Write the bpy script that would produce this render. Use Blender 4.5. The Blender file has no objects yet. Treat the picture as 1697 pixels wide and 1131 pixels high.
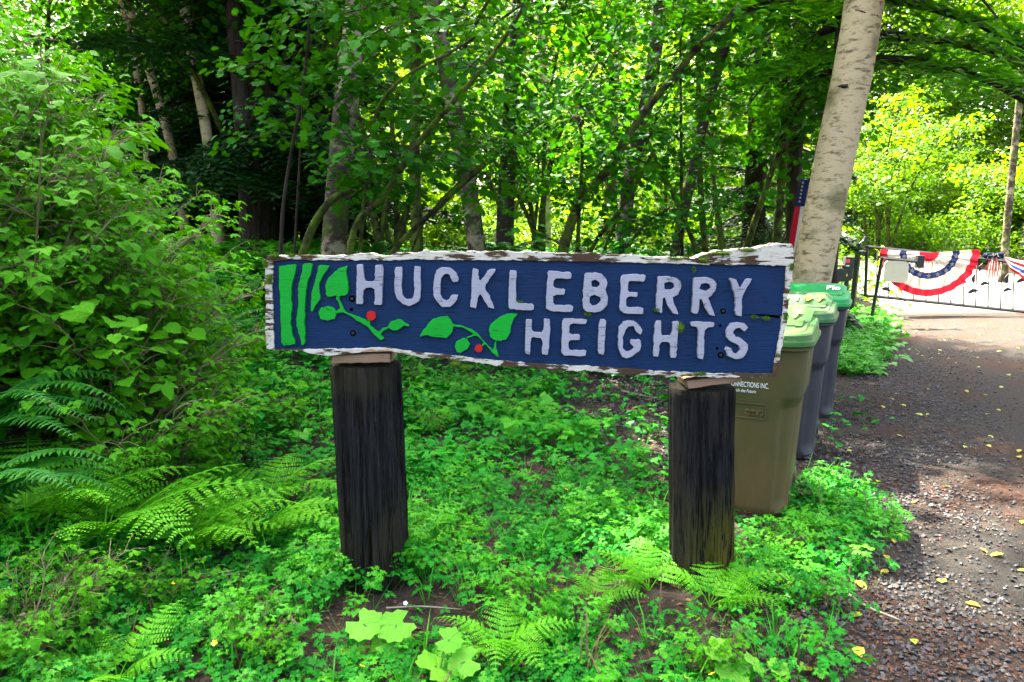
import bpy, bmesh, math, random
import numpy as np
from mathutils import Vector, Matrix, noise as mnoise
from mathutils.geometry import tessellate_polygon

# ------------------------------------------------------------------ camera, sky, sun, exposure
scene = bpy.context.scene
C = scene.collection
R = math.radians
W0, H0, FPX = 1697.0, 1131.0, 1212.0
CAM_H, PITCH = 1.5, R(7.75)
cam_d = bpy.data.cameras.new('camera')
cam_d.sensor_width = 36.0
cam_d.lens = 36.0 * FPX / W0
cam_d.clip_start, cam_d.clip_end = 0.05, 1500.0
cam = bpy.data.objects.new('camera', cam_d)
C.objects.link(cam)
cam.location = (0, 0, CAM_H)
cam.rotation_euler = (R(90) - PITCH, 0, 0)
scene.camera = cam

SUN_DIR = Vector((-0.34, 0.72, 1.15)).normalized()       # towards the sun
world = bpy.data.worlds.new('World')
scene.world = world
world.use_nodes = True
wn = world.node_tree
for n in list(wn.nodes): wn.nodes.remove(n)
sky_n = wn.nodes.new('ShaderNodeTexSky'); sky_n.sky_type = 'NISHITA'; sky_n.sun_disc = False
sky_n.sun_elevation = math.asin(SUN_DIR.z)
sky_n.sun_rotation = math.atan2(SUN_DIR.x, SUN_DIR.y)
sky_n.air_density = 0.65; sky_n.dust_density = 8.0; sky_n.ozone_density = 0.0
bg = wn.nodes.new('ShaderNodeBackground'); bg.inputs['Strength'].default_value = 0.15
wo = wn.nodes.new('ShaderNodeOutputWorld')
wn.links.new(sky_n.outputs[0], bg.inputs[0]); wn.links.new(bg.outputs[0], wo.inputs[0])
sun_d = bpy.data.lights.new('sun', 'SUN'); sun_d.energy = 5.0; sun_d.angle = R(0.6); sun_d.color = (1.0, 0.95, 0.83)
sun = bpy.data.objects.new('sun', sun_d); C.objects.link(sun)
sun.location = (-10, 20, 40)
sun.rotation_euler = (-SUN_DIR).to_track_quat('-Z', 'Y').to_euler()
vs = scene.view_settings
vs.view_transform = 'Standard'; vs.look = 'None'; vs.gamma = 1.0; vs.use_curve_mapping = False
vs.exposure = 3.75
scene.render.engine = 'CYCLES'
cy = scene.cycles
cy.max_bounces = 8; cy.diffuse_bounces = 4; cy.glossy_bounces = 2; cy.transmission_bounces = 5; cy.transparent_max_bounces = 4
cy.use_denoising = True
cy.caustics_reflective = False; cy.caustics_refractive = False
cy.sample_clamp_indirect = 6.0
cy.use_adaptive_sampling = False

rng = np.random.default_rng(11)
random.seed(5)
PI = math.pi

# ------------------------------------------------------------------ helpers
def ray(u, v):
    r = (u - W0/2)/FPX; up = -(v - H0/2)/FPX
    cp, sp = math.cos(PITCH), math.sin(PITCH)
    return Vector((r, cp + up*sp, -sp + up*cp))
def at(u, v, Y):
    d = ray(u, v); k = Y/d.y
    return Vector((d.x*k, Y, CAM_H + d.z*k))
def sstep(a, b, x):
    t = np.clip((np.asarray(x, float) - a)/(b - a), 0, 1); return t*t*(3 - 2*t)
def vnoise(x, y, s, seed=0.0):
    x = np.atleast_1d(np.asarray(x, float)); y = np.atleast_1d(np.asarray(y, float))
    return np.array([mnoise.noise((a*s + seed, b*s - seed*1.7, seed)) for a, b in zip(x.ravel(), y.ravel())]).reshape(x.shape)
def ground_h(x, y):
    x = np.asarray(x, float); y = np.asarray(y, float)
    left = 0.95*sstep(-1.25, -3.6, x)*(1 - 0.3*sstep(10, 16, y))
    back = 0.85*sstep(17, 36, y)
    far = 3.0*sstep(40, 120, y)
    mound = 1.15*sstep(7.4, 11.0, y)*sstep(2.6, .6, x - .30*(y - 8))*(1 - .7*sstep(18, 30, y))
    return left*(1 - .8*sstep(8, 11, y)) + back + far + mound
def gz(x, y): return float(ground_h(x, y))
def G(u, v):
    d = ray(u, v); k = CAM_H/(-d.z); p = Vector((d.x*k, d.y*k, 0))
    for _ in range(4):
        k = (CAM_H - gz(p.x, p.y))/(-d.z); p = Vector((d.x*k, d.y*k, gz(d.x*k, d.y*k)))
    return p

def mesh_np(name, V, T, mat, tint=None, smooth=False, leafco=None):
    V = np.ascontiguousarray(V, np.float32)
    T = np.asarray(T, np.int32).reshape(-1, 3)
    me = bpy.data.meshes.new(name)
    me.vertices.add(len(V)); me.vertices.foreach_set('co', V.ravel())
    me.loops.add(T.size); me.loops.foreach_set('vertex_index', T.ravel())
    me.polygons.add(len(T))
    me.polygons.foreach_set('loop_start', np.arange(0, T.size, 3, dtype=np.int32))
    me.polygons.foreach_set('loop_total', np.full(len(T), 3, np.int32))
    me.polygons.foreach_set('use_smooth', np.full(len(T), smooth, bool))
    if tint is not None:
        a = me.attributes.new('tint', 'FLOAT', 'POINT'); a.data.foreach_set('value', np.ascontiguousarray(tint, np.float32))
    if leafco is not None:
        L3 = np.zeros((len(V), 3), np.float32); L3[:len(leafco)] = leafco
        a = me.attributes.new('leafco', 'FLOAT_VECTOR', 'POINT'); a.data.foreach_set('vector', L3.ravel())
    me.update(calc_edges=True); me.validate()
    if mat: me.materials.append(mat)
    return me
def add(name, data, parent=None, loc=None, rot=None, scale=None, **props):
    o = bpy.data.objects.new(name, data); C.objects.link(o)
    if parent is not None: o.parent = parent
    if loc is not None: o.location = loc
    if rot is not None: o.rotation_euler = rot
    if scale is not None: o.scale = (scale,)*3 if isinstance(scale, (int, float)) else scale
    for k, v in props.items(): o[k] = v
    return o
def thing(name, label, cat, loc=(0, 0, 0), rot=(0, 0, 0), scale=1.0, group=None):
    o = add(name, None, None, loc, rot, scale, label=label, category=cat)
    o.empty_display_size = 0.1
    if group: o['group'] = group
    return o
def tag(o, label, cat, group=None):
    o['label'] = label; o['category'] = cat
    if group: o['group'] = group
    return o

class MB:
    """collects vertices and triangles"""
    def __init__(s): s.V = []; s.T = []; s.t = []; s.n = 0
    def add(s, V, T, tint=0.5):
        V = np.asarray(V, float); T = np.asarray(T, int)
        s.V.append(V); s.T.append(T + s.n); s.n += len(V)
        s.t.append(np.broadcast_to(np.asarray(tint, float), (len(V),)))
        return s
    def tube(s, pts, rad, n=8, tint=0.5, cap=True, rough=0.0, seed=0):
        V, T = tube(pts, rad, n, cap, rough, seed); return s.add(V, T, tint)
    def box(s, c, size, rot=None, bev=0.0):
        V, T = box(c, size, rot, bev); return s.add(V, T)
    def mesh(s, name, mat, smooth=False):
        return mesh_np(name, np.concatenate(s.V), np.concatenate(s.T), mat, np.concatenate(s.t), smooth)

def tube(pts, rad, n=8, cap=True, rough=0.0, seed=0):
    P = np.array([list(p) for p in pts], float); m = len(P)
    rad = np.broadcast_to(np.asarray(rad, float), (m,))
    tan = np.gradient(P, axis=0); tan /= np.linalg.norm(tan, axis=1)[:, None] + 1e-9
    ref = np.array([0, 1.0, 0]) if abs(tan[:, 1]).mean() < 0.8 else np.array([1.0, 0, 0])
    A = np.cross(tan, ref); A /= np.linalg.norm(A, axis=1)[:, None] + 1e-9
    B = np.cross(A, tan)
    ang = np.linspace(0, 2*PI, n, endpoint=False)
    rr = np.repeat(rad[:, None], n, 1)
    if rough:
        g = np.random.default_rng(seed)
        rr = rr*(1 + rough*g.normal(size=(1, n))*0.7 + rough*g.normal(size=(m, n))*0.5)
    V = P[:, None, :] + rr[..., None]*(A[:, None, :]*np.cos(ang)[None, :, None] + B[:, None, :]*np.sin(ang)[None, :, None])
    V = V.reshape(-1, 3)
    i, k = np.meshgrid(np.arange(m - 1), np.arange(n), indexing='ij'); k2 = (k + 1) % n
    a, b, c, d = i*n + k, i*n + k2, (i + 1)*n + k2, (i + 1)*n + k
    T = np.concatenate([np.stack([a, c, b], -1).reshape(-1, 3), np.stack([a, d, c], -1).reshape(-1, 3)])
    if cap:
        V = np.concatenate([V, P[:1], P[-1:]]); q = np.arange(n); q2 = (q + 1) % n
        T = np.concatenate([T, np.stack([np.full(n, m*n), q, q2], -1), np.stack([np.full(n, m*n + 1), (m-1)*n + q2, (m-1)*n + q], -1)])
    return V, T
def box(c, size, rot=None, bev=0.0):
    bm = bmesh.new(); bmesh.ops.create_cube(bm, size=1.0)
    for v in bm.verts: v.co = Vector((v.co.x*size[0], v.co.y*size[1], v.co.z*size[2]))
    if bev: bmesh.ops.bevel(bm, geom=list(bm.edges), offset=bev, segments=2, affect='EDGES', profile=0.6)
    bmesh.ops.triangulate(bm, faces=bm.faces)
    M = Matrix.Translation(c) @ (rot.to_4x4() if rot is not None else Matrix.Identity(4))
    V = np.array([list(M @ v.co) for v in bm.verts]); bm.verts.index_update()
    T = np.array([[v.index for v in f.verts] for f in bm.faces]); bm.free()
    return V, T
def smooth_path(pts, n=24):
    P = np.array([list(p) for p in pts], float)
    t = np.concatenate([[0], np.cumsum(np.linalg.norm(np.diff(P, axis=0), axis=1))])
    tt = np.linspace(0, t[-1], n)
    Q = np.stack([np.interp(tt, t, P[:, k]) for k in range(3)], 1)
    for _ in range(max(1, n//(2*len(P)))):
        Q[1:-1] = 0.25*Q[:-2] + 0.5*Q[1:-1] + 0.25*Q[2:]
    return Q

def frames(P, ax, nrm, s):
    """(N,3,4): local x along ax, local z near nrm, scale s"""
    ax = ax/(np.linalg.norm(ax, axis=1)[:, None] + 1e-9)
    y = np.cross(nrm, ax); y /= np.linalg.norm(y, axis=1)[:, None] + 1e-9
    z = np.cross(ax, y)
    s = np.broadcast_to(np.asarray(s, float), (len(P),))[:, None]
    return np.stack([ax*s, y*s, z*s, P], -1)
def tile(V, T, F):
    V = np.asarray(V, float); n = len(V); N = len(F)
    out = np.einsum('nij,vj->nvi', F[:, :, :3], V) + F[:, None, :, 3]
    TT = (np.asarray(T, int)[None] + (np.arange(N)*n)[:, None, None]).reshape(-1, 3)
    return out.reshape(-1, 3), TT
def jitter_dirs(N, up=(0, 0, 1), spread=0.4, g=rng):
    d = np.asarray(up, float)[None] + g.normal(size=(N, 3))*spread
    return d/np.linalg.norm(d, axis=1)[:, None]

# ------------------------------------------------------------------ leaf shapes (length 1 along +x, normal +z)
def road_z(x, y):
    x = np.asarray(x, float); y = np.asarray(y, float); w = 5.6 + 3.0*sstep(16, 24, y); k = np.clip((x - road_left(y))/w, 0, 1)
    return ground_h(x, y) + .006 + .03*np.sin(PI*k)
def fan(outline, centre, fold=0.0, droop=0.0):
    o = np.array(outline, float); V = np.concatenate([[centre], o]); n = len(o)
    z = fold*np.abs(V[:, 1]) - droop*V[:, 0]**2
    V = np.column_stack([V, z]); q = np.arange(n)
    return V, np.stack([np.zeros(n, int), q + 1, (q + 1) % n + 1], 1)
def mirror(half):
    h = list(half); return h + [(x, -y) for x, y in reversed(h) if abs(y) > 1e-6]
def cat(*parts):
    V = []; T = []; n = 0
    for v, t in parts: V.append(v); T.append(np.asarray(t) + n); n += len(v)
    return np.concatenate(V), np.concatenate(T)
def xf(VT, ang=0, s=1.0, off=(0, 0, 0), pitch=0.0):
    V, T = VT; c, si = math.cos(ang), math.sin(ang); cp, sp = math.cos(pitch), math.sin(pitch)
    Ry = np.array([[cp, 0, sp], [0, 1, 0], [-sp, 0, cp]]); Rz = np.array([[c, -si, 0], [si, c, 0], [0, 0, 1]])
    return (V*s) @ (Rz @ Ry).T + np.asarray(off), T
L_SIMPLE = (np.array([[0, 0, 0], [.3, .28, .06], [.3, -.28, .06], [.68, .24, .02], [.68, -.24, .02], [1, 0, -.12], [.5, 0, 0.0]]),
            np.array([[0, 6, 1], [0, 2, 6], [1, 6, 3], [2, 4, 6], [3, 6, 5], [4, 5, 6]]))
L_FAR = (np.array([[0, 0, 0], [.45, .36, .06], [.45, -.36, .06], [1, 0, -.1]]), np.array([[0, 2, 1], [1, 2, 3]]))
def maple_leaf():
    pts = []
    for a, r in [(-178, .30), (-128, .46), (-108, .36), (-82, .54), (-60, .40), (-40, .58), (-20, .43), (0, .62)]:
        pts.append((.42 + r*math.cos(R(a)), r*math.sin(R(a))))
    half = [(x, -y) for x, y in pts]
    o = half + [(x, -y) for x, y in reversed(half[1:-1])]
    return fan(o, (.42, 0), fold=.12, droop=.16)
L_MAPLE = maple_leaf()
def ovate(): return fan(mirror([(0, 0), (.12, .16), (.3, .30), (.42, .29), (.47, .33), (.62, .25), (.66, .28), (.8, .15), (.84, .16), (1, 0)]), (.45, 0), fold=.22, droop=.25)
OV = ovate()
L_TRI = cat(xf(OV, 0, .62, (.38, 0, 0)), xf(OV, R(78), .5, (.36, .01, 0), .1), xf(OV, R(-78), .5, (.36, -.01, 0), .1),
            (np.array([[0, .012, 0], [0, -.012, 0], [.38, 0, .0]]), np.array([[0, 1, 2]])))
TRI_CO = np.concatenate([OV[0]]*3 + [np.zeros((3, 3))])
def butter_leaflet():
    return fan(mirror([(0, 0), (.28, .12), (.4, .38), (.52, .34), (.54, .18), (.74, .34), (.82, .24), (.78, .1), (1, .07), (1, 0)]), (.42, 0), fold=.15, droop=.25)
BL = butter_leaflet()
L_BUTTER = cat(xf(BL, 0, .62, (.06, 0, 0)), xf(BL, R(88), .56, (.02, .02, 0)), xf(BL, R(-88), .56, (.02, -.02, 0)))
BUT_CO = np.concatenate([BL[0]]*3)
def lacy_leaf():
    ps = []
    for a, s in [(0, .6), (R(62), .5), (R(-62), .5), (R(118), .36), (R(-118), .36)]:
        for b, s2, o in [(0, .55, .42), (.75, .42, .3), (-.75, .42, .3), (.9, .3, .62), (-.9, .3, .62)]:
            off = (math.cos(a)*o*s, math.sin(a)*o*s, 0)
            ps.append(xf((L_FAR[0]*np.array([1, .75, 1]), L_FAR[1]), a + b, s*s2, off))
    return cat(*ps)
L_LACY = lacy_leaf()
def round_leaf():
    o = []
    for k in range(22):
        a = -PI + 2*PI*(k + .5)/22
        r = .5*(1 + .07*(1 if k % 2 else -1) + .05*math.cos(5*a))
        if abs(a) > 2.85: r *= .45
        o.append((.42 + r*math.cos(a), r*math.sin(a)))
    V, T = fan(o, (.42, 0), fold=0.0, droop=.12)
    V[:, 2] += .05*np.cos(np.arctan2(V[:, 1], V[:, 0] - .42)*5)*np.hypot(V[:, 0] - .42, V[:, 1])*1.2
    return V, T
L_ROUND = round_leaf()

# ------------------------------------------------------------------ materials
class NT:
    def __init__(s, name):
        s.m = bpy.data.materials.new(name); s.m.use_nodes = True
        s.t = s.m.node_tree; s.n = s.t.nodes; s.l = s.t.links
        for n in list(s.n): s.n.remove(n)
        s.out = s.n.new('ShaderNodeOutputMaterial')
    def node(s, kind, **kw):
        n = s.n.new(kind)
        for k, v in kw.items():
            if hasattr(n, k) and not k[0].isupper(): setattr(n, k, v)
        return n
    def link(s, a, b): s.l.new(a, b)
    def coord(s, kind='Object', scale=(1, 1, 1)):
        tc = s.n.new('ShaderNodeTexCoord'); mp = s.n.new('ShaderNodeMapping'); mp.inputs['Scale'].default_value = scale
        s.link(tc.outputs[kind], mp.inputs[0]); return mp.outputs[0]
    def noise(s, co, scale, detail=4, rough=.55):
        n = s.n.new('ShaderNodeTexNoise'); n.inputs['Scale'].default_value = scale; n.inputs['Detail'].default_value = detail
        n.inputs['Roughness'].default_value = rough
        if co is not None: s.link(co, n.inputs['Vector'])
        return n.outputs[0]
    def ramp(s, f, a, b, interp='LINEAR'):
        n = s.n.new('ShaderNodeValToRGB'); e = n.color_ramp.elements; n.color_ramp.interpolation = interp
        e[0].position, e[0].color = a[0], (*a[1], 1) if not isinstance(a[1], (int, float)) else (a[1],)*3 + (1,)
        e[1].position, e[1].color = b[0], (*b[1], 1) if not isinstance(b[1], (int, float)) else (b[1],)*3 + (1,)
        s.link(f, n.inputs[0]); return n.outputs[0]
    def mix(s, f, a, b, mode='MIX'):
        n = s.n.new('ShaderNodeMix'); n.data_type = 'RGBA'; n.blend_type = mode
        for sock, v in ((n.inputs[0], f), (n.inputs[6], a), (n.inputs[7], b)):
            if isinstance(v, (int, float)): sock.default_value = v
            elif isinstance(v, tuple): sock.default_value = (*v, 1)
            else: s.link(v, sock)
        return n.outputs[2]
    def math(s, op, a, b=0.5):
        n = s.n.new('ShaderNodeMath'); n.operation = op
        for sock, v in ((n.inputs[0], a), (n.inputs[1], b)):
            if isinstance(v, (int, float)): sock.default_value = v
            else: s.link(v, sock)
        return n.outputs[0]
    def bump(s, h, strength=.4, dist=.01):
        n = s.n.new('ShaderNodeBump'); n.inputs['Strength'].default_value = strength; n.inputs['Distance'].default_value = dist
        s.link(h, n.inputs['Height']); return n.outputs[0]
    def principled(s, col, rough=.6, bump=None, spec=.5, metal=0.0, out=True):
        p = s.n.new('ShaderNodeBsdfPrincipled')
        if isinstance(col, tuple): p.inputs['Base Color'].default_value = (*col, 1)
        else: s.link(col, p.inputs['Base Color'])
        if isinstance(rough, (int, float)): p.inputs['Roughness'].default_value = rough
        else: s.link(rough, p.inputs['Roughness'])
        p.inputs['Specular IOR Level'].default_value = spec; p.inputs['Metallic'].default_value = metal
        if bump is not None: s.link(bump, p.inputs['Normal'])
        if out: s.link(p.outputs[0], s.out.inputs[0])
        return p
    def z(s, kind='Object'):
        tc = s.n.new('ShaderNodeTexCoord'); x = s.n.new('ShaderNodeSeparateXYZ'); s.link(tc.outputs[kind], x.inputs[0]); return x.outputs

VEINED = {'salmonberry_leaf', 'buttercup_leaf', 'broad_leaf'}
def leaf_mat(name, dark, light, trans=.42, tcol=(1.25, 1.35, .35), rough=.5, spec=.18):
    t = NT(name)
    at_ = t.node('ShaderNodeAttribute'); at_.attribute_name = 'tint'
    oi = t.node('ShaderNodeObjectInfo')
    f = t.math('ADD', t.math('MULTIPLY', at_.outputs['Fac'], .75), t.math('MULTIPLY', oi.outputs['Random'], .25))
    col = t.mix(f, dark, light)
    if name in VEINED:
        a2 = t.node('ShaderNodeAttribute'); a2.attribute_name = 'leafco'; sx = t.node('ShaderNodeSeparateXYZ'); t.link(a2.outputs['Vector'], sx.inputs[0])
        ay = t.math('ABSOLUTE', sx.outputs[1], 0.0); ph = t.math('FRACT', t.math('MULTIPLY', t.math('SUBTRACT', sx.outputs[0], t.math('MULTIPLY', ay, .9)), 7.0), 0.0)
        tri_ = t.math('ABSOLUTE', t.math('SUBTRACT', ph, .5), 0.0)
        vein = t.math('MAXIMUM', t.math('SUBTRACT', tri_, .34), t.math('MULTIPLY', t.math('SUBTRACT', .03, ay), 5.0)); vein = t.ramp(vein, (0.0, 0.0), (.16, 1.0))
        col = t.mix(t.math('MULTIPLY', vein, .45), col, t.mix(1.0, col, (1.9, 1.5, 1.6), 'MULTIPLY'))
        bmp = t.bump(t.math('SUBTRACT', 1.0, vein), .5, .004)
    else: bmp = None
    old = t.ramp(f, (.90, 0.0), (.97, .55)); col = t.mix(old, col, (.16, .20, .02))
    p = t.principled(col, rough, bmp, spec=spec, out=False)
    tr = t.node('ShaderNodeBsdfTranslucent')
    t.link(t.mix(1.0, col, tcol, 'MULTIPLY'), tr.inputs[0])
    mx = t.node('ShaderNodeMixShader'); mx.inputs[0].default_value = trans
    t.link(p.outputs[0], mx.inputs[1]); t.link(tr.outputs[0], mx.inputs[2]); t.link(mx.outputs[0], t.out.inputs[0])
    return t.m
def plain(name, col, rough=.6, spec=.5, metal=0, var=.25, scale=12, bump=.15):
    t = NT(name); co = t.coord(); n = t.noise(co, scale)
    c = t.mix(n, tuple(x*(1 - var) for x in col), tuple(min(1, x*(1 + var)) for x in col))
    t.principled(c, rough, t.bump(t.noise(co, scale*6), bump, .004), spec, metal); return t.m

M = {}
M['maple'] = leaf_mat('vine_maple_leaf', (.006, .07, .004), (.035, .17, .005), .3, (1.9, 1.4, .2), .65, .06)
M['alder'] = leaf_mat('alder_leaf', (.025, .10, .004), (.105, .25, .006), .5, (2.4, 1.7, .2))
M['bush'] = leaf_mat('bush_leaf', (.022, .10, .004), (.11, .26, .006), .5, (2.3, 1.7, .2))
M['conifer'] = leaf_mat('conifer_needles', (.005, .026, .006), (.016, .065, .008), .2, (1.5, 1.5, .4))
M['hemlock'] = leaf_mat('hemlock_needles', (.018, .11, .005), (.07, .27, .008), .5, (1.9, 1.6, .2))
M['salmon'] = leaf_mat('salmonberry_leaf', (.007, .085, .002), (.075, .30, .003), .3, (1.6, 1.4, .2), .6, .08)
M['butter'] = leaf_mat('buttercup_leaf', (.003, .075, .007), (.018, .24, .010), .24, (1.2, 1.4, .2), .6, .12)
M['lacy'] = leaf_mat('herb_leaf', (.012, .16, .004), (.07, .36, .006), .3)
M['sword'] = leaf_mat('sword_fern_leaf', (.004, .075, .008), (.03, .19, .010), .3)
M['lady'] = leaf_mat('lady_fern_leaf', (.045, .26, .006), (.14, .45, .010), .35)
M['round'] = leaf_mat('broad_leaf', (.07, .30, .015), (.17, .46, .03), .4)
M['moss'] = plain('moss', (.06, .12, .008), .95, .1, var=.6, scale=60, bump=.8)

def bark_pale():
    t = NT('alder_bark'); co = t.coord('Object', (2.2, 2.2, 6.5)); n = t.noise(co, 3.4, 8, .72)
    c = t.ramp(n, (.36, (.10, .075, .035)), (.49, (.37, .29, .15)))
    n2 = t.noise(t.coord('Object', (1, 1, 1)), 3.0, 5)
    c = t.mix(t.ramp(n2, (.53, 0.0), (.66, .75)), c, (.085, .085, .025))
    co3 = t.coord('Object', (6, 6, 40)); n3 = t.noise(co3, 2, 2)
    c = t.mix(t.ramp(n3, (.66, 0.0), (.72, .7)), c, (.08, .06, .04))
    t.principled(c, .8, t.bump(n, .5, .02), .2); return t.m
def bark_mottled(name, pale=.5, base=(.35, .32, .25)):
    t = NT(name); co = t.coord('Object', (3, 3, 3.5)); n = t.noise(co, 1.6, 6, .65)
    c = t.ramp(n, (pale - .05, (.035, .027, .018)), (pale + .06, base))
    n2 = t.noise(t.coord(), 4.0, 5); c = t.mix(t.ramp(n2, (.52, 0.0), (.62, .85)), c, (.045, .07, .008))
    t.principled(c, .9, t.bump(t.noise(co, 6, 6), .8, .03), .15); return t.m
def bark_dark():
    t = NT('dark_bark'); co = t.coord('Object', (8, 8, 1.5)); n = t.noise(co, 2, 6, .7)
    c = t.ramp(n, (.35, (.012, .009, .006)), (.7, (.07, .05, .035)))
    t.principled(c, .9, t.bump(n, .9, .03), .15); return t.m
def bark_moss():
    t = NT('mossy_bark'); n = t.noise(t.coord(), 7, 6, .6)
    c = t.ramp(n, (.38, (.02, .016, .01)), (.58, (.07, .10, .012)))
    t.principled(c, .95, t.bump(t.noise(t.coord(), 40, 4), 1.0, .02), .1); return t.m
M['pale'] = bark_pale(); M['mottled'] = bark_mottled('mottled_bark', .53, (.20, .17, .10)); M['darkmottled'] = bark_mottled('dark_mottled_bark', .60, (.2, .18, .14))
M['bark'] = bark_dark(); M['mossbark'] = bark_moss()
M['cane'] = plain('cane', (.10, .09, .03), .7); M['stalk'] = plain('stalk', (.06, .16, .02), .6)

def soil():
    t = NT('forest_soil'); co = t.coord(); n = t.noise(co, 6, 8, .7); n2 = t.noise(co, 45, 5, .7)
    c = t.ramp(n, (.35, (.014, .010, .007)), (.68, (.055, .042, .03)))
    c = t.mix(t.ramp(n2, (.55, 0.0), (.7, .6)), c, (.09, .06, .035))
    t.principled(c, .95, t.bump(n2, .8, .03), .15); return t.m
def road_mat():
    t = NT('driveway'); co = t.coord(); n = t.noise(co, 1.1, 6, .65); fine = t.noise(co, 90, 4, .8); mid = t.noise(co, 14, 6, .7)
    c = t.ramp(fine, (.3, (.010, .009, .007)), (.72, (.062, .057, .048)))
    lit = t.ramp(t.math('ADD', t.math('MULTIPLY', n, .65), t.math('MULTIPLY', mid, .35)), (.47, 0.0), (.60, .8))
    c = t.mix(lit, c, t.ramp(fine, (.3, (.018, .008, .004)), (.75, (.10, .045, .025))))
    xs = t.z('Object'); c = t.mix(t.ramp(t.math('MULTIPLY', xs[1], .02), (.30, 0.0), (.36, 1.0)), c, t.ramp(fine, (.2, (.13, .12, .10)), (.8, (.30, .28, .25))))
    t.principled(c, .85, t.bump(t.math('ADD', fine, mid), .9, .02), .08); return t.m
M['soil'] = soil(); M['road'] = road_mat()

# ------------------------------------------------------------------ ground and driveway
def grid_mesh(name, xs, ys, hf, mat):
    X, Y = np.meshgrid(xs, ys); Z = hf(X, Y)
    V = np.stack([X, Y, Z], -1).reshape(-1, 3); nx, ny = len(xs), len(ys)
    i, j = np.meshgrid(np.arange(ny - 1), np.arange(nx - 1), indexing='ij'); a = i*nx + j
    T = np.concatenate([np.stack([a, a + 1, a + nx + 1], -1).reshape(-1, 3), np.stack([a, a + nx + 1, a + nx], -1).reshape(-1, 3)])
    return mesh_np(name, V, T, mat, None, True)
def graded(a, b, c, step, big):
    out = [a]; s = step
    while out[-1] < b: out.append(out[-1] + step)
    while out[-1] < c: s *= 1.25; out.append(out[-1] + s)
    return np.array(out)
xr = graded(0, 9, 320, .12, 1.2); xs = np.concatenate([-xr[:0:-1], xr]); ys = graded(-2, 12, 420, .12, 1.2); ys = np.concatenate([[-60, -30, -12, -5], ys])
def bumpy(x, y):
    h = ground_h(x, y); near = (np.abs(x) < 10) & (y < 14) & (y > -3)
    n = np.zeros_like(h); n[near] = .035*vnoise(x[near], y[near], 2.2, 3.1) + .015*vnoise(x[near], y[near], 7.0, 9.1)
    off_road = sstep(0.15, 0.7, road_left(y) - x)*(x < 30) + (1 - sstep(5.2, 6.0, x - road_left(y)) < .01)
    return h + n*np.clip(off_road, 0.0, 1) - .012*(1 - np.clip(off_road, 0, 1))
ROAD_C = np.array([(-1.6, -8), (1.62, -2), (3.9, 2.3), (7.0, 8.2), (9.4, 12.7), (12.0, 17.5), (13.6, 22), (13.2, 28), (10.5, 34), (5.5, 40)], float)
def road_left(y): return np.interp(y, [-10, 2.3, 8.2, 12.7, 17.5, 22, 28, 34, 40, 41], [-5.4, 1.05, 4.2, 6.6, 8.8, 9.6, 8.5, 5.6, 0, 400])
add('ground', grid_mesh('ground', xs, ys, bumpy, M['soil']), kind='structure')
ry = np.concatenate([np.arange(-6, 40, .25)]); rows = []
for y in ry:
    l = float(road_left(y)); w = 5.6 + 3.0*float(sstep(16, 24, y))
    rows.append([(l + w*k/16 + (.10*mnoise.noise((y*1.3, 0, k*.4)) if k in (0, 16) else 0), y, gz(l + w*k/16, y) + .004 + .03*math.sin(PI*k/16)) for k in range(17)])
RV = np.array(rows).reshape(-1, 3); i, j = np.meshgrid(np.arange(len(ry) - 1), np.arange(16), indexing='ij'); a = i*17 + j
RT = np.concatenate([np.stack([a, a + 1, a + 18], -1).reshape(-1, 3), np.stack([a, a + 18, a + 17], -1).reshape(-1, 3)])
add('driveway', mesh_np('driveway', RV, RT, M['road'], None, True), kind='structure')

# ------------------------------------------------------------------ shared crown meshes
def leaf_cloud(centres, per, spread, size, leaf, g, flat=.5, tilt=.45, outward=None):
    N = len(centres)*per
    P = np.repeat(centres, per, 0) + g.normal(size=(N, 3))*np.array([spread, spread, spread*flat])
    az = g.uniform(0, 2*PI, N)
    ax = np.stack([np.cos(az), np.sin(az), g.normal(-.25, .25, N)], 1)
    nr = jitter_dirs(N, (0, 0, 1), tilt, g)
    F = frames(P, ax, nr, size*g.uniform(.6, 1.2, N))
    V, T = tile(leaf[0], leaf[1], F)
    tint = np.repeat(np.clip(np.repeat(g.uniform(0, 1, len(centres)), per)*.5 + g.uniform(0, .5, N), 0, 1), len(leaf[0]))
    return V, T, tint
def alder_crown(seed):
    g = np.random.default_rng(seed); n = 120
    d = jitter_dirs(n, (0, 0, 0.15), 1.0, g); r = g.uniform(.45, 1, n)[:, None]
    Cn = d*r*np.array([2.5, 2.5, 4.4]) + np.array([0, 0, 3.2])
    b = MB()
    for c in Cn[::3]:
        s = np.array([0, 0, c[2]*.62 - 1.0 - .1*abs(c[0])]); mid = (s + c)/2 + np.array([0, 0, .25])
        b.tube(smooth_path([s, mid, c], 7), np.linspace(.05, .012, 7), 5)
    limbs = b.mesh('limbs', M['bark'], True)
    V, T, t = leaf_cloud(Cn, 54, .42, .12, L_SIMPLE, g)
    return mesh_np('crown', V, T, M['alder'], t), limbs
ALDER = [alder_crown(31), alder_crown(32)]
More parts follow.
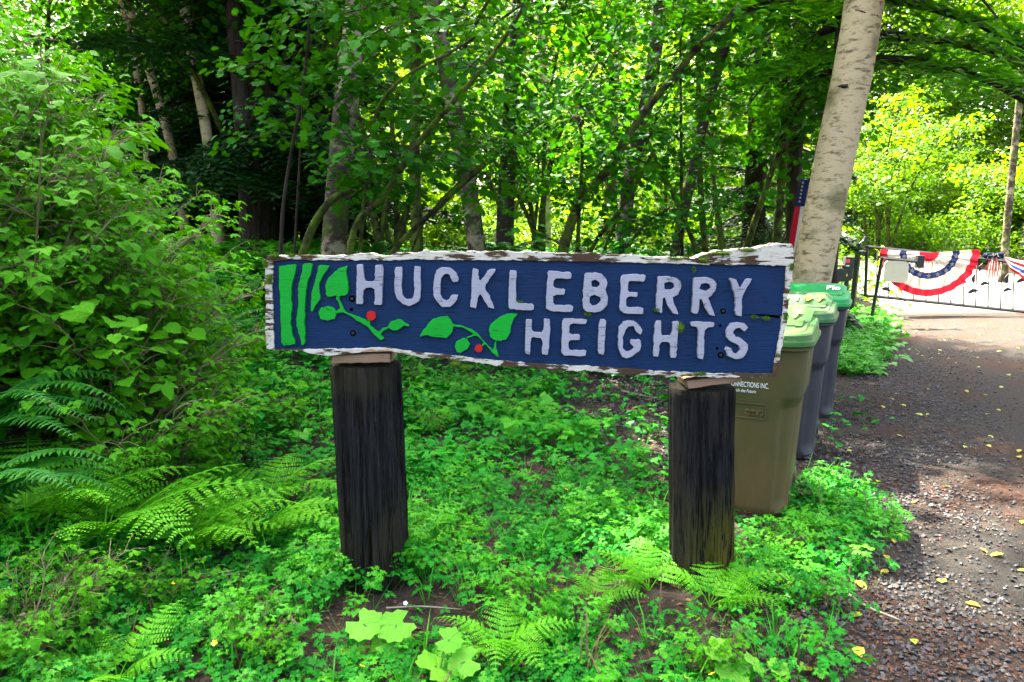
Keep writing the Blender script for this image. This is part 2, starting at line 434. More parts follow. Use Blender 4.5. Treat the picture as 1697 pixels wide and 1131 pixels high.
def broad_tree(seed, Ht=17, Rr=4.2):
    g = np.random.default_rng(seed); n = 400
    z = g.uniform(.06, 1, n); az = g.uniform(0, 2*PI, n); rad = Rr*np.sqrt(np.clip(np.sin(PI*np.clip(z*.86 + .12, 0, 1)), .05, 1))*g.uniform(.5, 1.08, n)
    Cn = np.stack([rad*np.cos(az), rad*np.sin(az), z*Ht], 1)
    V, T, t = leaf_cloud(Cn, 34, .55, .26, L_FAR, g, .6, .5)
    b = MB(); b.tube([(0, 0, -.3), (.1, .05, Ht*.4), (0, .1, Ht*.9)], [.22, .16, .03], 7)
    for c in Cn[::9]: b.tube(smooth_path([(0, 0, c[2]*.8), c*.55 + np.array([0, 0, c[2]*.42]), c], 5), np.linspace(.05, .012, 5), 4)
    return mesh_np('crown', V, T, M['alder'], t), b.mesh('trunk', M['darkmottled'], True)
FAR_BROAD = [broad_tree(41), broad_tree(42, 15, 4.8)]

def hem_branch(seed, needles=11):
    """a drooping conifer bough of length 1 along +x"""
    g = np.random.default_rng(seed); VV = []; TT = []; tt = []; n = 0
    ax = lambda t: np.array([t, .03*math.sin(5*t), .10*t - .34*t*t])
    wood = MB(); wood.tube([ax(t) for t in np.linspace(0, 1, 7)], np.linspace(.016, .003, 7), 4)
    Ps, Axs, Ss = [], [], []
    for k in range(34):
        t = .10 + .88*k/33; side = 1 if k % 2 else -1
        L = .40*(1 - t)**.7*(.6 + .5*math.sin(PI*min(1, t*1.6)))*g.uniform(.75, 1.2) + .05
        ang = side*R(g.uniform(42, 62)); p0 = ax(t)
        dirv = np.array([math.cos(ang), math.sin(ang), -.28 + g.normal()*.12])
        for q in range(needles):
            s = (q + .5)/needles; p = p0 + dirv*L*s + np.array([0, 0, -.35*L*s*s])
            for sd in (1, -1):
                a2 = ang + sd*R(58)
                Ps.append(p); Axs.append([math.cos(a2), math.sin(a2), -.15 + g.normal()*.25]); Ss.append((.050 + .02*(1 - s))*g.uniform(.7, 1.25))
    nl = (np.array([[0, .10, 0], [0, -.10, 0], [.6, .17, .02], [.6, -.17, .02], [1, 0, -.05]]), np.array([[0, 1, 2], [1, 3, 2], [2, 3, 4]]))
    P = np.array(Ps); F = frames(P, np.array(Axs), jitter_dirs(len(P), (0, 0, 1), .3, g), np.array(Ss))
    V, T = tile(nl[0], nl[1], F)
    return (V, T), (np.concatenate(wood.V), np.concatenate(wood.T))
HB = [hem_branch(s) for s in (1, 2, 3)]
HB_FAR = [hem_branch(s, 4) for s in (4, 5)]
def conifer(seed, Ht, Rr, n, start, bank, matn='conifer', fat=1.0):
    g = np.random.default_rng(seed); Vs, Ts, tn = [], [], []; k0 = 0; wV, wT = MB(), None
    wV.tube([(0, 0, -.3), (0, 0, Ht*.5), (0, 0, Ht)], [.02*Ht, .012*Ht, .01], 8, rough=.05)
    for k in range(n):
        f = (k + g.uniform(0, 1))/n; z = start + (Ht - start)*f; L = Rr*(1 - f)**.8*g.uniform(.75, 1.15) + .25
        az = k*2.4 + g.uniform(-.4, .4); el = R(g.uniform(-18, 12) + 22*f)
        (V, T), (W, WT) = bank[k % len(bank)]
        ca, sa, ce, se = math.cos(az), math.sin(az), math.cos(el), math.sin(el)
        Rm = np.array([[ca*ce, -sa, -ca*se], [sa*ce, ca, -sa*se], [se, 0, ce]])
        Sc = np.array([L, L*fat, L])
        Vs.append((V*Sc) @ Rm.T + [0, 0, z]); Ts.append(T + k0); k0 += len(V); tn.append(np.full(len(V), g.uniform(0, .6)) + np.repeat(g.uniform(0, .4, len(V)//5 + 1), 5)[:len(V)])
        wV.add((W*L) @ Rm.T + [0, 0, z], WT)
    return mesh_np('crown', np.concatenate(Vs), np.concatenate(Ts), M[matn], np.concatenate(tn)), wV.mesh('trunk', M['bark'], True)
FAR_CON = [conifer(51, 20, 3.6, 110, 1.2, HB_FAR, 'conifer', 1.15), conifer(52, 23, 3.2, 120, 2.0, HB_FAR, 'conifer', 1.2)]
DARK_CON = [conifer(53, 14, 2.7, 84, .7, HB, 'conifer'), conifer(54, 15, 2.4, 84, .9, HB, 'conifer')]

def spray(seed, rad=.62, n=64, size=.105, leaf=L_MAPLE):
    g = np.random.default_rng(seed)
    r = rad*np.sqrt(g.uniform(.02, 1, n)); a = g.uniform(0, 2*PI, n)
    P = np.stack([r*np.cos(a), r*np.sin(a), -.28*r*r + g.normal(0, .07, n)], 1)
    az = a + g.normal(0, .7, n); ax = np.stack([np.cos(az), np.sin(az), g.normal(-.28, .2, n)], 1)
    F = frames(P, ax, jitter_dirs(n, (0, 0, 1), .33, g), size*g.uniform(.55, 1.2, n))
    V, T = tile(leaf[0], leaf[1], F); tint = np.repeat(g.uniform(0, 1, n), len(leaf[0]))
    w = MB()
    for k in range(6):
        b = k*PI/3 + g.uniform(-.4, .4); q = rad*g.uniform(.6, .95)
        w.tube([(0, 0, 0), (q*.5*math.cos(b), q*.5*math.sin(b), .0), (q*math.cos(b + .2), q*math.sin(b + .2), -.28*q*q)], [.006, .004, .002], 3, cap=False)
    return V, T, tint, np.concatenate(w.V), np.concatenate(w.T)
SPR = [spray(s) for s in range(60, 66)]
def put_sprays(points, g, scale=(.7, 1.25), tilt=.3):
    Vs, Ts, ts, n, w = [], [], [], 0, MB()
    for p in points:
        V, T, t, WV, WT = SPR[g.integers(len(SPR))]; s = g.uniform(*scale)
        Mx = (Matrix.Rotation(g.normal()*tilt, 3, 'X') @ Matrix.Rotation(g.normal()*tilt, 3, 'Y') @ Matrix.Rotation(g.uniform(0, 6.28), 3, 'Z'))
        A = np.array(Mx)*s
        Vs.append(V @ A.T + np.asarray(p)); Ts.append(T + n); n += len(V); ts.append(np.clip(t*.6 + g.uniform(0, .4), 0, 1))
        w.add(WV @ A.T + np.asarray(p), WT)
    return np.concatenate(Vs), np.concatenate(Ts), np.concatenate(ts), w
def vine_maple(seed, nst=5, Lm=5.8):
    g = np.random.default_rng(seed); b = MB(); pts = []
    for k in range(nst):
        az = 2*PI*k/nst + g.uniform(-.5, .5); L = Lm*g.uniform(.7, 1.15); out = g.uniform(.25, .55)*L
        path = [np.array([math.cos(az)*out*(.25*t + .75*t*t) + .12*math.sin(5*t + k), math.sin(az)*out*(.25*t + .75*t*t) + .1*math.cos(4*t + k) - .1, L*(t - .18*t*t) - .15]) for t in np.linspace(0, 1, 14)]
        b.tube(path, np.linspace(.05, .010, 14)*g.uniform(.7, 1.2), 6, rough=.08, seed=seed + k)
        for t in np.linspace(.58, 1.0, 7):
            p = path[int(t*13)]
            for _ in range(2 if t > .6 else 1):
                a2 = g.uniform(0, 6.28); d = g.uniform(.15, .95)
                q = p + np.array([math.cos(a2)*d, math.sin(a2)*d, g.uniform(-.1, .35)]); pts.append(q)
                b.tube([p, (p + q)/2 + [0, 0, .06], q], [.011, .007, .004], 4, cap=False)
    V, T, t, w = put_sprays(pts, g)
    b.add(np.concatenate(w.V), np.concatenate(w.T))
    return mesh_np('foliage', V, T, M['maple'], t), b.mesh('stems', M['mossbark'], True)
VMAP = [vine_maple(71), vine_maple(72, 5, 4.4), vine_maple(73, 4, 5.4)]
def bush(seed, r=1.0, h=1.3, n=60, per=16, size=.11, matn='bush', leaf=L_SIMPLE):
    g = np.random.default_rng(seed)
    d = jitter_dirs(n, (0, 0, .35), 1.0, g); d[:, 2] = np.abs(d[:, 2])
    Cn = d*g.uniform(.45, 1, n)[:, None]*np.array([r, r, h]) + [0, 0, .12]
    V, T, t = leaf_cloud(Cn, per, .16, size, leaf, g, .6, .45)
    b = MB()
    for c in Cn[::3]: b.tube(smooth_path([(c[0]*.15, c[1]*.15, -.1), c*.55 + [0, 0, .12], c], 5), np.linspace(.012, .004, 5), 4, cap=False)
    return mesh_np('foliage', V, T, M[matn], t), b.mesh('stems', M['cane'], True)
BUSH = [bush(81), bush(82, 1.2, 1.0), bush(83, .8, 1.7)]

# ------------------------------------------------------------------ traced trees
def traced(pix, Y, extra_top, dy=0.0):
    pts = [at(u, v, Y + dy*i/max(1, len(pix) - 1)) for i, (u, v) in enumerate(pix)]
    d = (pts[0] - pts[1]).normalized() if len(pts) > 1 else Vector((0, 0, -1))
    d = (d*.5 + Vector((0, 0, -1))*.5).normalized()
    g0 = gz(pts[0].x, pts[0].y)
    if pts[0].z > g0 - .1:
        k = (pts[0].z - g0 + .15)/(-d.z); pts.insert(0, pts[0] + d*k)
    if extra_top:
        u = (pts[-1] - pts[-2]).normalized(); u = (u + Vector((0, 0, .6))).normalized()
        while pts[-1].z < extra_top: pts.append(pts[-1] + u*1.2)
    return pts
def traced_tree(name, label, cat_, pix, Y, wpx, matn, top=11.0, crown=None, dy=0.0, group=None, taper=.6, rough=.03, limbs=()):
    pts = traced(pix, Y, top, dy); base = Vector((pts[0].x, pts[0].y, gz(pts[0].x, pts[0].y)))
    loc = [p - base for p in pts]; P = smooth_path(loc, 40)
    r = wpx/2/FPX*Y
    zz = (P[:, 2] - P[0, 2])/(P[-1, 2] - P[0, 2] + 1e-6)
    rad = r*(1 - (1 - taper)*zz)*(1 + .5*np.exp(-np.maximum(P[:, 2], 0)/.25))
    t = thing(name, label, cat_, base, group=group)
    b = MB(); b.tube(P, rad, 14, rough=rough, seed=int(pix[0][0]))
    add('trunk', b.mesh('trunk', M[matn], True), t)
    if limbs:
        b = MB()
        for lp, lw in limbs:
            lp = [at(u, v, Y - .02 + .15*i) - base for i, (u, v) in enumerate(lp)]
            LP = smooth_path(lp, 14); b.tube(LP, np.linspace(1, .45, 14)*lw/2/FPX*Y, 7, rough=.06)
        add('limbs', b.mesh('limbs', M['mossbark'], True), t)
    if crown is not None:
        cr, lm = ALDER[crown % 2]; top_p = Vector(P[int(len(P)*.72)]); rz = random.uniform(0, 6)
        add('crown', cr, t, top_p, (0, 0, rz), random.uniform(.85, 1.15)); add('crown_limbs', lm, t, top_p, (0, 0, rz))
    return t, P, base

traced_tree('alder_tree', 'stout pale mottled alder trunk rising behind the green lidded carts', 'tree', [(1326, 560), (1345, 465), (1375, 300), (1418, 100), (1434, 0)], 7.5, 63, 'pale', 15, 0, taper=.72)
traced_tree('alder_tree', 'slim pale alder trunk, left one of the leaning pair above the shrub bank', 'tree', [(243, 250), (232, 150), (216, 60), (200, 0)], 12.5, 11, 'pale', 13, 1)
traced_tree('alder_tree', 'pale alder trunk, thicker right one of the leaning pair above the shrub bank', 'tree', [(286, 250), (262, 160), (233, 70), (208, 0)], 12.0, 15, 'pale', 14, 0)
traced_tree('alder_tree', 'straight pale alder trunk standing alone left of the dark cedar', 'tree', [(352, 290), (340, 200), (318, 90), (304, 0)], 11.0, 18, 'pale', 14, 1)
traced_tree('alder_tree', 'thick mottled alder trunk behind the letters HUCK on the sign', 'tree', [(552, 425), (560, 330), (572, 180), (588, 60), (594, 0)], 8.2, 42, 'mottled', 14, 0)
traced_tree('alder_tree', 'leaning alder trunk with dark mossy foot and pale upper stem above the letter K', 'tree', [(792, 418), (776, 310), (757, 200), (733, 80), (716, 0)], 9.0, 30, 'mottled', 14, 1)
traced_tree('alder_tree', 'dark patched alder trunk above the second letter E of the sign', 'tree', [(834, 430), (838, 340), (845, 190), (856, 60), (862, 0)], 11.0, 28, 'darkmottled', 14, 0)
traced_tree('alder_tree', 'slender alder, black at the foot and white near the top, above the letter B', 'tree', [(1030, 420), (1039, 316), (1056, 230), (1080, 140), (1094, 0)], 10.0, 25, 'mottled', 15, 1)
traced_tree('mossy_stem', 'short upright mossy stem left of the leaning alder', 'tree', [(692, 420), (689, 340), (686, 260), (690, 120), (688, 0)], 9.6, 20, 'mossbark', 9, None)
traced_tree('fir_tree', 'dark straight leaning fir trunk right of the white stemmed alder', 'tree', [(1118, 420), (1137, 330), (1158, 241), (1173, 167), (1203, 74), (1226, 0)], 9.4, 18, 'bark', 14, None)
traced_tree('mossy_stem', 'thin yellow green mossy stem beside the fallen sunlit gap near the big alder', 'tree', [(1286, 425), (1289, 360), (1296, 290), (1300, 180), (1304, 0)], 10.5, 15, 'mossbark', 9, None)
traced_tree('alder_tree', 'pale distant trunk half hidden in leaves above the letter C', 'tree', [(905, 360), (903, 250), (900, 120), (893, 0)], 15.0, 15, 'pale', 14, 0)
traced_tree('alder_tree', 'distant grey trunk in bright leaves above the letters BE', 'tree', [(1012, 330), (1014, 200), (1018, 90), (1022, 0)], 16.0, 22, 'mottled', 14, 1)
traced_tree('fir_tree', 'dark fir trunk between the flag and the mossy stem', 'tree', [(1318, 460), (1314, 330), (1322, 180), (1330, 0)], 10.8, 26, 'bark', 14, None)
traced_tree('fir_tree', 'dark trunk at the far left rim of the black gap under the cedar', 'tree', [(412, 400), (408, 300), (396, 130), (384, 0)], 10.6, 26, 'bark', 14, None)
traced_tree('mossy_stem', 'crooked mossy stump stem in the dark gap above the letter H', 'tree', [(500, 425), (520, 370), (548, 330), (585, 312)], 7.6, 20, 'mossbark', None, None)
traced_tree('roadside_trunk', 'slim brown trunk standing in bright leaves beyond the gate', 'tree', [(1664, 445), (1668, 380), (1676, 300), (1690, 160), (1704, 0)], 23.0, 12, 'mottled', 14, 0)

def maple_traced(label, stems, Y, matn='mossbark', dens=3, seed=0, lo=.35):
    g = np.random.default_rng(seed); allp = []; base = None; b = MB()
    t = None
    for pix, w in stems:
        pts = traced(pix, Y, None, -.6)
        if base is None: base = Vector((pts[0].x, pts[0].y, gz(pts[0].x, pts[0].y)))
        P = smooth_path([p - base for p in pts], 30)
        b.tube(P, np.linspace(1, .4, 30)*w/2/FPX*Y, 9, rough=.10, seed=seed + int(pix[0][0]))
        for q in P[int(30*lo)::2]:
            for _ in range(dens):
                a2 = g.uniform(0, 6.28); d = g.uniform(.1, .8); allp.append(q + np.array([math.cos(a2)*d, math.sin(a2)*d*.8, g.uniform(-.05, .4)]))
    t = thing('vine_maple', label, 'tree', base)
    V, T, tn, w = put_sprays(allp, g, (.6, 1.1))
    add('stems', b.mesh('stems', M[matn], True), t)
    f = add('foliage', mesh_np('foliage', V, T, M['maple'], tn), t); add('twigs', w.mesh('twigs', M['bark']), t, kind='stuff')
    return t
maple_traced('long vine maple stem arching up right from behind the letter H', [
    ([(578, 420), (593, 357), (626, 345), (667, 275), (712, 212), (741, 182), (790, 126), (823, 85), (871, 7)], 15),
    ([(600, 356), (615, 250), (619, 175), (675, 119), (745, 91), (871, 4)], 9)], 6.8, seed=3, dens=1, lo=.45)
maple_traced('mossy vine maple stem bent right, low over the letters CK', [
    ([(648, 416), (708, 360), (760, 312), (785, 290), (805, 272)], 15), ([(700, 366), (760, 300), (850, 235), (905, 200)], 6)], 7.0, seed=4, dens=1, lo=.7)
maple_traced('thick mossy vine maple trunk leaning right above the letters LEB', [
    ([(948, 360), (972, 316), (1009, 282), (1035, 238), (1054, 200), (1098, 149), (1128, 115), (1143, 89), (1191, 48), (1225, 10)], 21),
    ([(960, 345), (964, 290), (966, 240), (958, 190)], 10), ([(1128, 115), (1125, 60), (1140, 0)], 8), ([(1110, 140), (1150, 100), (1200, 90)], 7)], 8.0, seed=5, dens=1, lo=.5)
maple_traced('thin dark vine maple sapling right of the cedar, bowed left', [
    ([(470, 330), (484, 245), (500, 160), (510, 80), (515, 0)], 9), ([(505, 120), (516, 50), (560, 20), (610, 15)], 6)], 7.4, matn='bark', seed=6, dens=1, lo=.6)
maple_traced('low crossing vine maple stems beside the white stemmed alder', [
    ([(985, 400), (1020, 360), (1040, 330), (1070, 280), (1085, 240)], 10), ([(1040, 408), (1075, 365), (1110, 345)], 9)], 8.6, seed=7, dens=1, lo=.6)

# the hemlock whose boughs hang over the gate
hp = at(1374, 300, 9.0); hb = Vector((hp.x + .05, hp.y, gz(hp.x, hp.y)))
t = thing('hemlock_tree', 'dark hemlock behind the big alder with boughs drooping over the driveway', 'tree', hb)
b = MB(); b.tube([(0, 0, -.2), (.0, 0, 3), (.1, 0, 7), (.1, 0, 14)], [.11, .10, .08, .02], 10, rough=.05)
add('trunk', b.mesh('trunk', M['bark'], True), t)
HBM = []
for (V, T), (W, WT) in HB:
    g = np.random.default_rng(9)
    HBM.append((mesh_np('needles', V, T, M['hemlock'], np.repeat(g.uniform(0, 1, len(V)//5), 5)), mesh_np('bough', W*np.array([1, 1.6, 1.6]), WT, M['bark'], None, True)))
g = np.random.default_rng(17); k = 0
for z, n in [(3.6, 3), (4.0, 3), (4.4, 4), (4.9, 4), (5.4, 7), (6.0, 8), (6.8, 8), (7.7, 8), (8.7, 8), (9.8, 8), (11, 7), (12.3, 6)]:
    for q in range(n):
        az = 2*PI*q/n + g.uniform(-.4, .4) + z; L = (3.3 - .2*z + .35*math.cos(az))*g.uniform(.75, 1.1)
        br = add('bough', HBM[k % 3][1], t, (0, 0, z + g.uniform(-.15, .15)), (0, R(g.uniform(-6, 12)), az), L); add('needles', HBM[k % 3][0], br); k += 1
def plant_conifer(var, x, y, s, rz, label, group=None):
    t = thing('conifer_tree', label, 'tree', (x, y, gz(x, y)), (0, 0, rz), s, group)
    add('trunk', DARK_CON[var][1], t); add('crown', DARK_CON[var][0], t); return t
for (u, v, s) in ((1441, 24, .05), (1424, 122, .032), (1400, 142, .024), (1392, 316, .014)):
    c = at(u, v, 7.5 - .19*math.sqrt(max(0.02, 1 - ((u - (1345 + (465 - v)*.195))/30)**2)) + .015); ob = C.objects['alder_tree']
    b = MB(); b.tube([(0, .03, 0), (0, .004, 0), (0, -.006, 0), (0, -.010, 0)], [s*1.2, s, s*.6, s*.2], 14, rough=.3, seed=u)
    add('knot', b.mesh('knot', M['bark'], True), ob, c - ob.location, (0, random.uniform(-.5, .5), 0), (1.6, 1, .6))
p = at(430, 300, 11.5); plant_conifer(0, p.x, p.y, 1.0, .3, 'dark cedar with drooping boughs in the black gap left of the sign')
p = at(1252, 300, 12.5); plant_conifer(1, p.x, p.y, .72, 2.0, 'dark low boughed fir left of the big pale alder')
p = at(462, 300, 12.6); plant_conifer(1, p.x, p.y, .85, 3.3, 'shaggy cedar added to darken the gap above the left end of the sign')  # added tree, put here to keep the gap dark
p = at(385, 300, 13.2); plant_conifer(0, p.x, p.y, .7, 2.2, 'low cedar added to darken the wood at the right flank of the shrub bank')  # another added tree that darkens the wood beside the bank
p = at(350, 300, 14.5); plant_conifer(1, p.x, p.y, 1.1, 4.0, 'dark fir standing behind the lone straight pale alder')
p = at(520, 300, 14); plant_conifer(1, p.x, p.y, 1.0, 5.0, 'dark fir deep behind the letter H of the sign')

def scatter_tree(kind, meshes, spots, label, cat_, group, names, smin=.85, smax=1.15):
    for i, (x, y) in enumerate(spots):
        c, tr = meshes[i % len(meshes)]
        t = thing(kind, label[i] if isinstance(label, list) else label, cat_, (x, y, gz(x, y) - .05), (0, 0, random.uniform(0, 6.28)), random.uniform(smin, smax), group)
        add(names[0], tr, t); add(names[1], c, t)
# understorey vine maples between the trunks
VM_LAB = ['leafy vine maple clump above the letters UC of the sign', 'leafy vine maple clump above the letters EB of the sign', 'leafy vine maple clump above the letters RY, left of the pale alder', 'leafy vine maple clump above the shrub bank at the far left', 'leafy vine maple clump behind the lone straight pale alder', 'leafy vine maple clump behind the leaning pair of pale alders', 'leafy vine maple clump above the left end of the sign']
sp = []
for u, Y in [(640, 10.5), (880, 11.0), (1190, 10.2), (60, 12.5), (310, 14.6), (120, 15.5), (440, 11.6)]:
    p = at(u, 300, Y); sp.append((p.x, p.y))
scatter_tree('vine_maple', VMAP, sp, VM_LAB, 'tree', 'vine maples behind the sign', ('stems', 'foliage'))
# wall of trees beyond
sp = [(-44 + k*4.6, 50 + 2*math.sin(k*2.1)) for k in range(22)]
for k in range(26):
    x = -40 + k*3.6 + random.uniform(-1, 1); y = 43 + 4*math.sin(k*1.7) + random.uniform(-2, 2) + (3 if 8 < x < 26 else 0); sp.append((x, y))
scatter_tree('broadleaf_tree', FAR_BROAD, sp, 'tall leafy tree in the wood behind the sign', 'tree', 'leafy trees of the far wood', ('trunk', 'crown'))
sp = []
for k in range(26):
    sp.append((-60 + k*5.0 + random.uniform(-1.4, 1.4), 56 + 5*math.sin(k*2.3) + random.uniform(-3, 3)))
for x, y in [(-9, 21), (-13, 17), (-8, 26), (-17, 23), (-20, 15), (-12, 12)]: sp.append((x, y))
scatter_tree('conifer_tree', FAR_CON, sp, 'tall dark conifer in the wood behind the sign', 'tree', 'conifers of the far wood', ('trunk', 'crown'))
sp = []
for k in range(70):
    y = 15 + 18*(k/70)**.8 + random.uniform(-.5, .5); x = random.uniform(-.62*y - 1, .30*y)
    if x > road_left(y) - 1.4 or -.46*y < x < -.20*y and y < 27: continue
    sp.append((x, y))
for k in range(30):
    y = 12.5 + 18*random.random(); x = float(road_left(y)) - .9 - 2.6*random.random()
    if y > 17: sp.append((x, y))
for k in range(34):
    y = 15 + 20*random.random(); x = float(road_left(y)) + 9 + 4.5*random.random(); sp.append((x, y))
for k in range(16): sp.append((random.uniform(8, 24), random.uniform(32, 38)))
scatter_tree('bush', BUSH, sp, 'leafy green bush of the woodland undergrowth', 'bush', 'bushes of the undergrowth', ('stems', 'foliage'), .9, 1.7)
# small leafy trees along the sunny bend
sp = [(7.0, 25.5), (5.5, 21), (8.2, 33), (16.5, 33.5), (20.5, 29), (22, 24.5), (18.8, 36), (12.5, 37), (2.5, 23), (0, 19), (-3, 18), (3.5, 17.5), (-5.5, 21), (5.5, 29), (0.5, 28), (-4, 27), (24, 31), (21, 37), (26, 26), (15, 30)]
SUNNY = []
for f_, s_ in VMAP:
    f2 = f_.copy(); f2.materials[0] = M['bush']; SUNNY.append((f2, s_))  # copies take a yellower leaf tone, sunlight put into the colour
scatter_tree('young_tree', SUNNY, sp, 'young leafy tree in the sunny opening behind', 'tree', 'young trees in the sunny opening', ('stems', 'foliage'), 1.0, 1.5)

# ------------------------------------------------------------------ the sign
def paint(name, col, wood=(.10, .06, .03), peel=(.62, .66), grain=1.0, rough=.55, along='x', bumps=.35, lichen=False):
    t = NT(name); sc = (1.5, 8, 22) if along == 'x' else (22, 8, 1.5)
    co = t.coord('Object', sc); spec = .12; gr = t.noise(co, 6, 6, .7); big = t.noise(t.coord(), 5, 5); patch = t.math('ADD', t.math('MULTIPLY', t.noise(t.coord('Object', (2.2, 4, 13)), 5, 8, .7), .55), t.math('MULTIPLY', t.noise(t.coord('Object', (1, 1, 1.6)), 5.5, 3, .5), .45))
    c = t.mix(big, tuple(x*.78 for x in col), tuple(min(1, x*1.15) for x in col))
    c = t.mix(t.ramp(gr, (.30, .45*grain), (.48, 0.0)), c, tuple(x*.45 for x in col))
    c = t.mix(t.ramp(t.noise(t.coord('Object', (3, 3, 3)), 9, 8, .75), (.52, 0.0), (.75, .5)), c, tuple(x*.45 + .012 for x in col))
    c = t.mix(t.ramp(patch, (peel[0], 0.0), (peel[1], 1.0)), c, wood)
    crk = t.math('ABSOLUTE', t.math('SUBTRACT', t.noise(t.coord('Object', (2.2, 2, 26)), 1.3, 3, .5), .5), 0.0); crk = t.ramp(crk, (.0, 1.0), (.010, 0.0))
    msk = t.ramp(t.noise(t.coord(), 8, 3), (.50, 0.0), (.58, .8)); c = t.mix(t.math('MULTIPLY', crk, msk), c, tuple(x*.12 for x in col))
    if lichen: c = t.mix(t.ramp(t.noise(t.coord(), 14, 6, .7), (.56, 0.0), (.66, .75)), c, (.13, .14, .02))
    h = t.math('SUBTRACT', gr, t.math('MULTIPLY', t.ramp(patch, (peel[0], 0.0), (peel[1], 1.0)), 1.0))
    t.principled(c, rough, t.bump(h, bumps, .004), .15); return t.m
M['blue'] = paint('blue_paint', (.0021, .0190, .061), (.012, .03, .07), (.62, .72), 1.2, .6, bumps=.9)
M['white'] = paint('peeling_white_paint', (.50, .46, .36), (.055, .030, .016), (.515, .522), .9, .8, bumps=1.0, lichen=True)
M['letter'] = paint('letter_paint', (.275, .272, .30), (.12, .11, .10), (.66, .69), .9, .7)
M['greenpaint'] = paint('green_paint', (.002, .27, .016), (.05, .2, .02), (.74, .78), .4, .5)
M['redpaint'] = paint('red_paint', (.38, .012, .010), (.2, .05, .03), (.68, .72), .4, .5)
M['rawwood'] = paint('raw_wood', (.24, .15, .09), (.10, .06, .035), (.60, .68), 1.0, .8)
M['darkmetal'] = plain('dark_iron', (.012, .014, .012), .55, .4)
M['hole_shade'] = plain('hole_shade_black', (.002, .0015, .001), 1.0, 0.0)  # near-black tone standing for the shade inside holes and the split
def post_mat():
    t = NT('creosote_wood'); co = t.coord('Object', (26, 26, 1.5)); gr = t.noise(co, 2.4, 10, .75); n = t.noise(t.coord('Object', (1, 1, .6)), 5, 6, .65)
    c = t.ramp(gr, (.36, (.0015, .0015, .0018)), (.68, (.036, .034, .035)))
    c = t.mix(t.ramp(n, (.54, 0.0), (.66, .7)), c, (.040, .030, .016))
    c = t.mix(t.ramp(t.noise(t.coord('Object', (40, 40, 5)), 3, 6, .7), (.60, 0.0), (.70, .6)), c, (.05, .042, .03))
    fg = t.noise(t.coord('Object', (75, 75, 2.2)), 2.0, 8, .8); c = t.mix(t.ramp(fg, (.54, 0.0), (.68, .8)), c, (.075, .068, .058))
    cr = t.math('ABSOLUTE', t.math('SUBTRACT', t.noise(t.coord('Object', (34, 34, 1.1)), 1.2, 4, .6), .5), 0.0); cr = t.ramp(cr, (.0, 1.0), (.022, 0.0)); c = t.mix(cr, c, (.0008, .0008, .0008))
    gr = t.math('SUBTRACT', t.math('ADD', gr, t.math('MULTIPLY', fg, .5)), t.math('MULTIPLY', cr, .8))
    xs = t.z('Object')
    c = t.mix(t.math('MULTIPLY', t.ramp(xs[2], (.84, 0.0), (.90, .7)), t.ramp(n, (.4, 0.0), (.55, 1.0))), c, (.05, .042, .02))
    m = t.math('MULTIPLY', t.math('MULTIPLY', t.ramp(xs[2], (.10, 1.0), (.50, 0.0)), t.ramp(xs[0], (.70, .12), (.84, 1.0))), t.ramp(t.math('ADD', gr, t.math('MULTIPLY', n, .5)), (.70, 0.0), (1.05, .95)))
    c = t.mix(m, c, (.17, .15, .008))
    t.principled(c, .8, t.bump(t.math('ADD', gr, t.math('MULTIPLY', n, .4)), 1.0, .06), .12); return t.m
M['post'] = post_mat()

SY = 2.97                                    # distance of the sign's face
def crop(ox, oy, s): return lambda pts: [(ox + x/s, oy + y/s) for x, y in pts]
CA, CB, CC, CD, CE = crop(430, 400, 5.656), crop(580, 420, 5.656), crop(680, 430, 5.656), crop(890, 430, 5.655), crop(1060, 400, 4.919)
sign_base = Vector((.02, SY, 0)); sign_base.z = gz(sign_base.x, sign_base.y)
def to_plane(pts, Y): return np.array([[p.x - sign_base.x, p.z - sign_base.z] for p in (at(u, v, Y) for u, v in pts)])
def roughen(P, step=.012, amp=.0016, g=rng):
    out = []
    for a, b in zip(P, np.roll(P, -1, 0)):
        n = max(1, int(np.linalg.norm(b - a)/step))
        for k in range(n): out.append(a + (b - a)*k/n + g.normal(size=2)*amp)
    return np.array(out)
def chaikin(P, it=1):
    for _ in range(it):
        Q = np.roll(P, -1, 0); P = np.stack([.87*P + .13*Q, .13*P + .87*Q], 1).reshape(-1, 2)
    return P
def area(P): x, y = P[:, 0], P[:, 1]; return .5*np.sum(x*np.roll(y, -1) - np.roll(x, -1)*y)
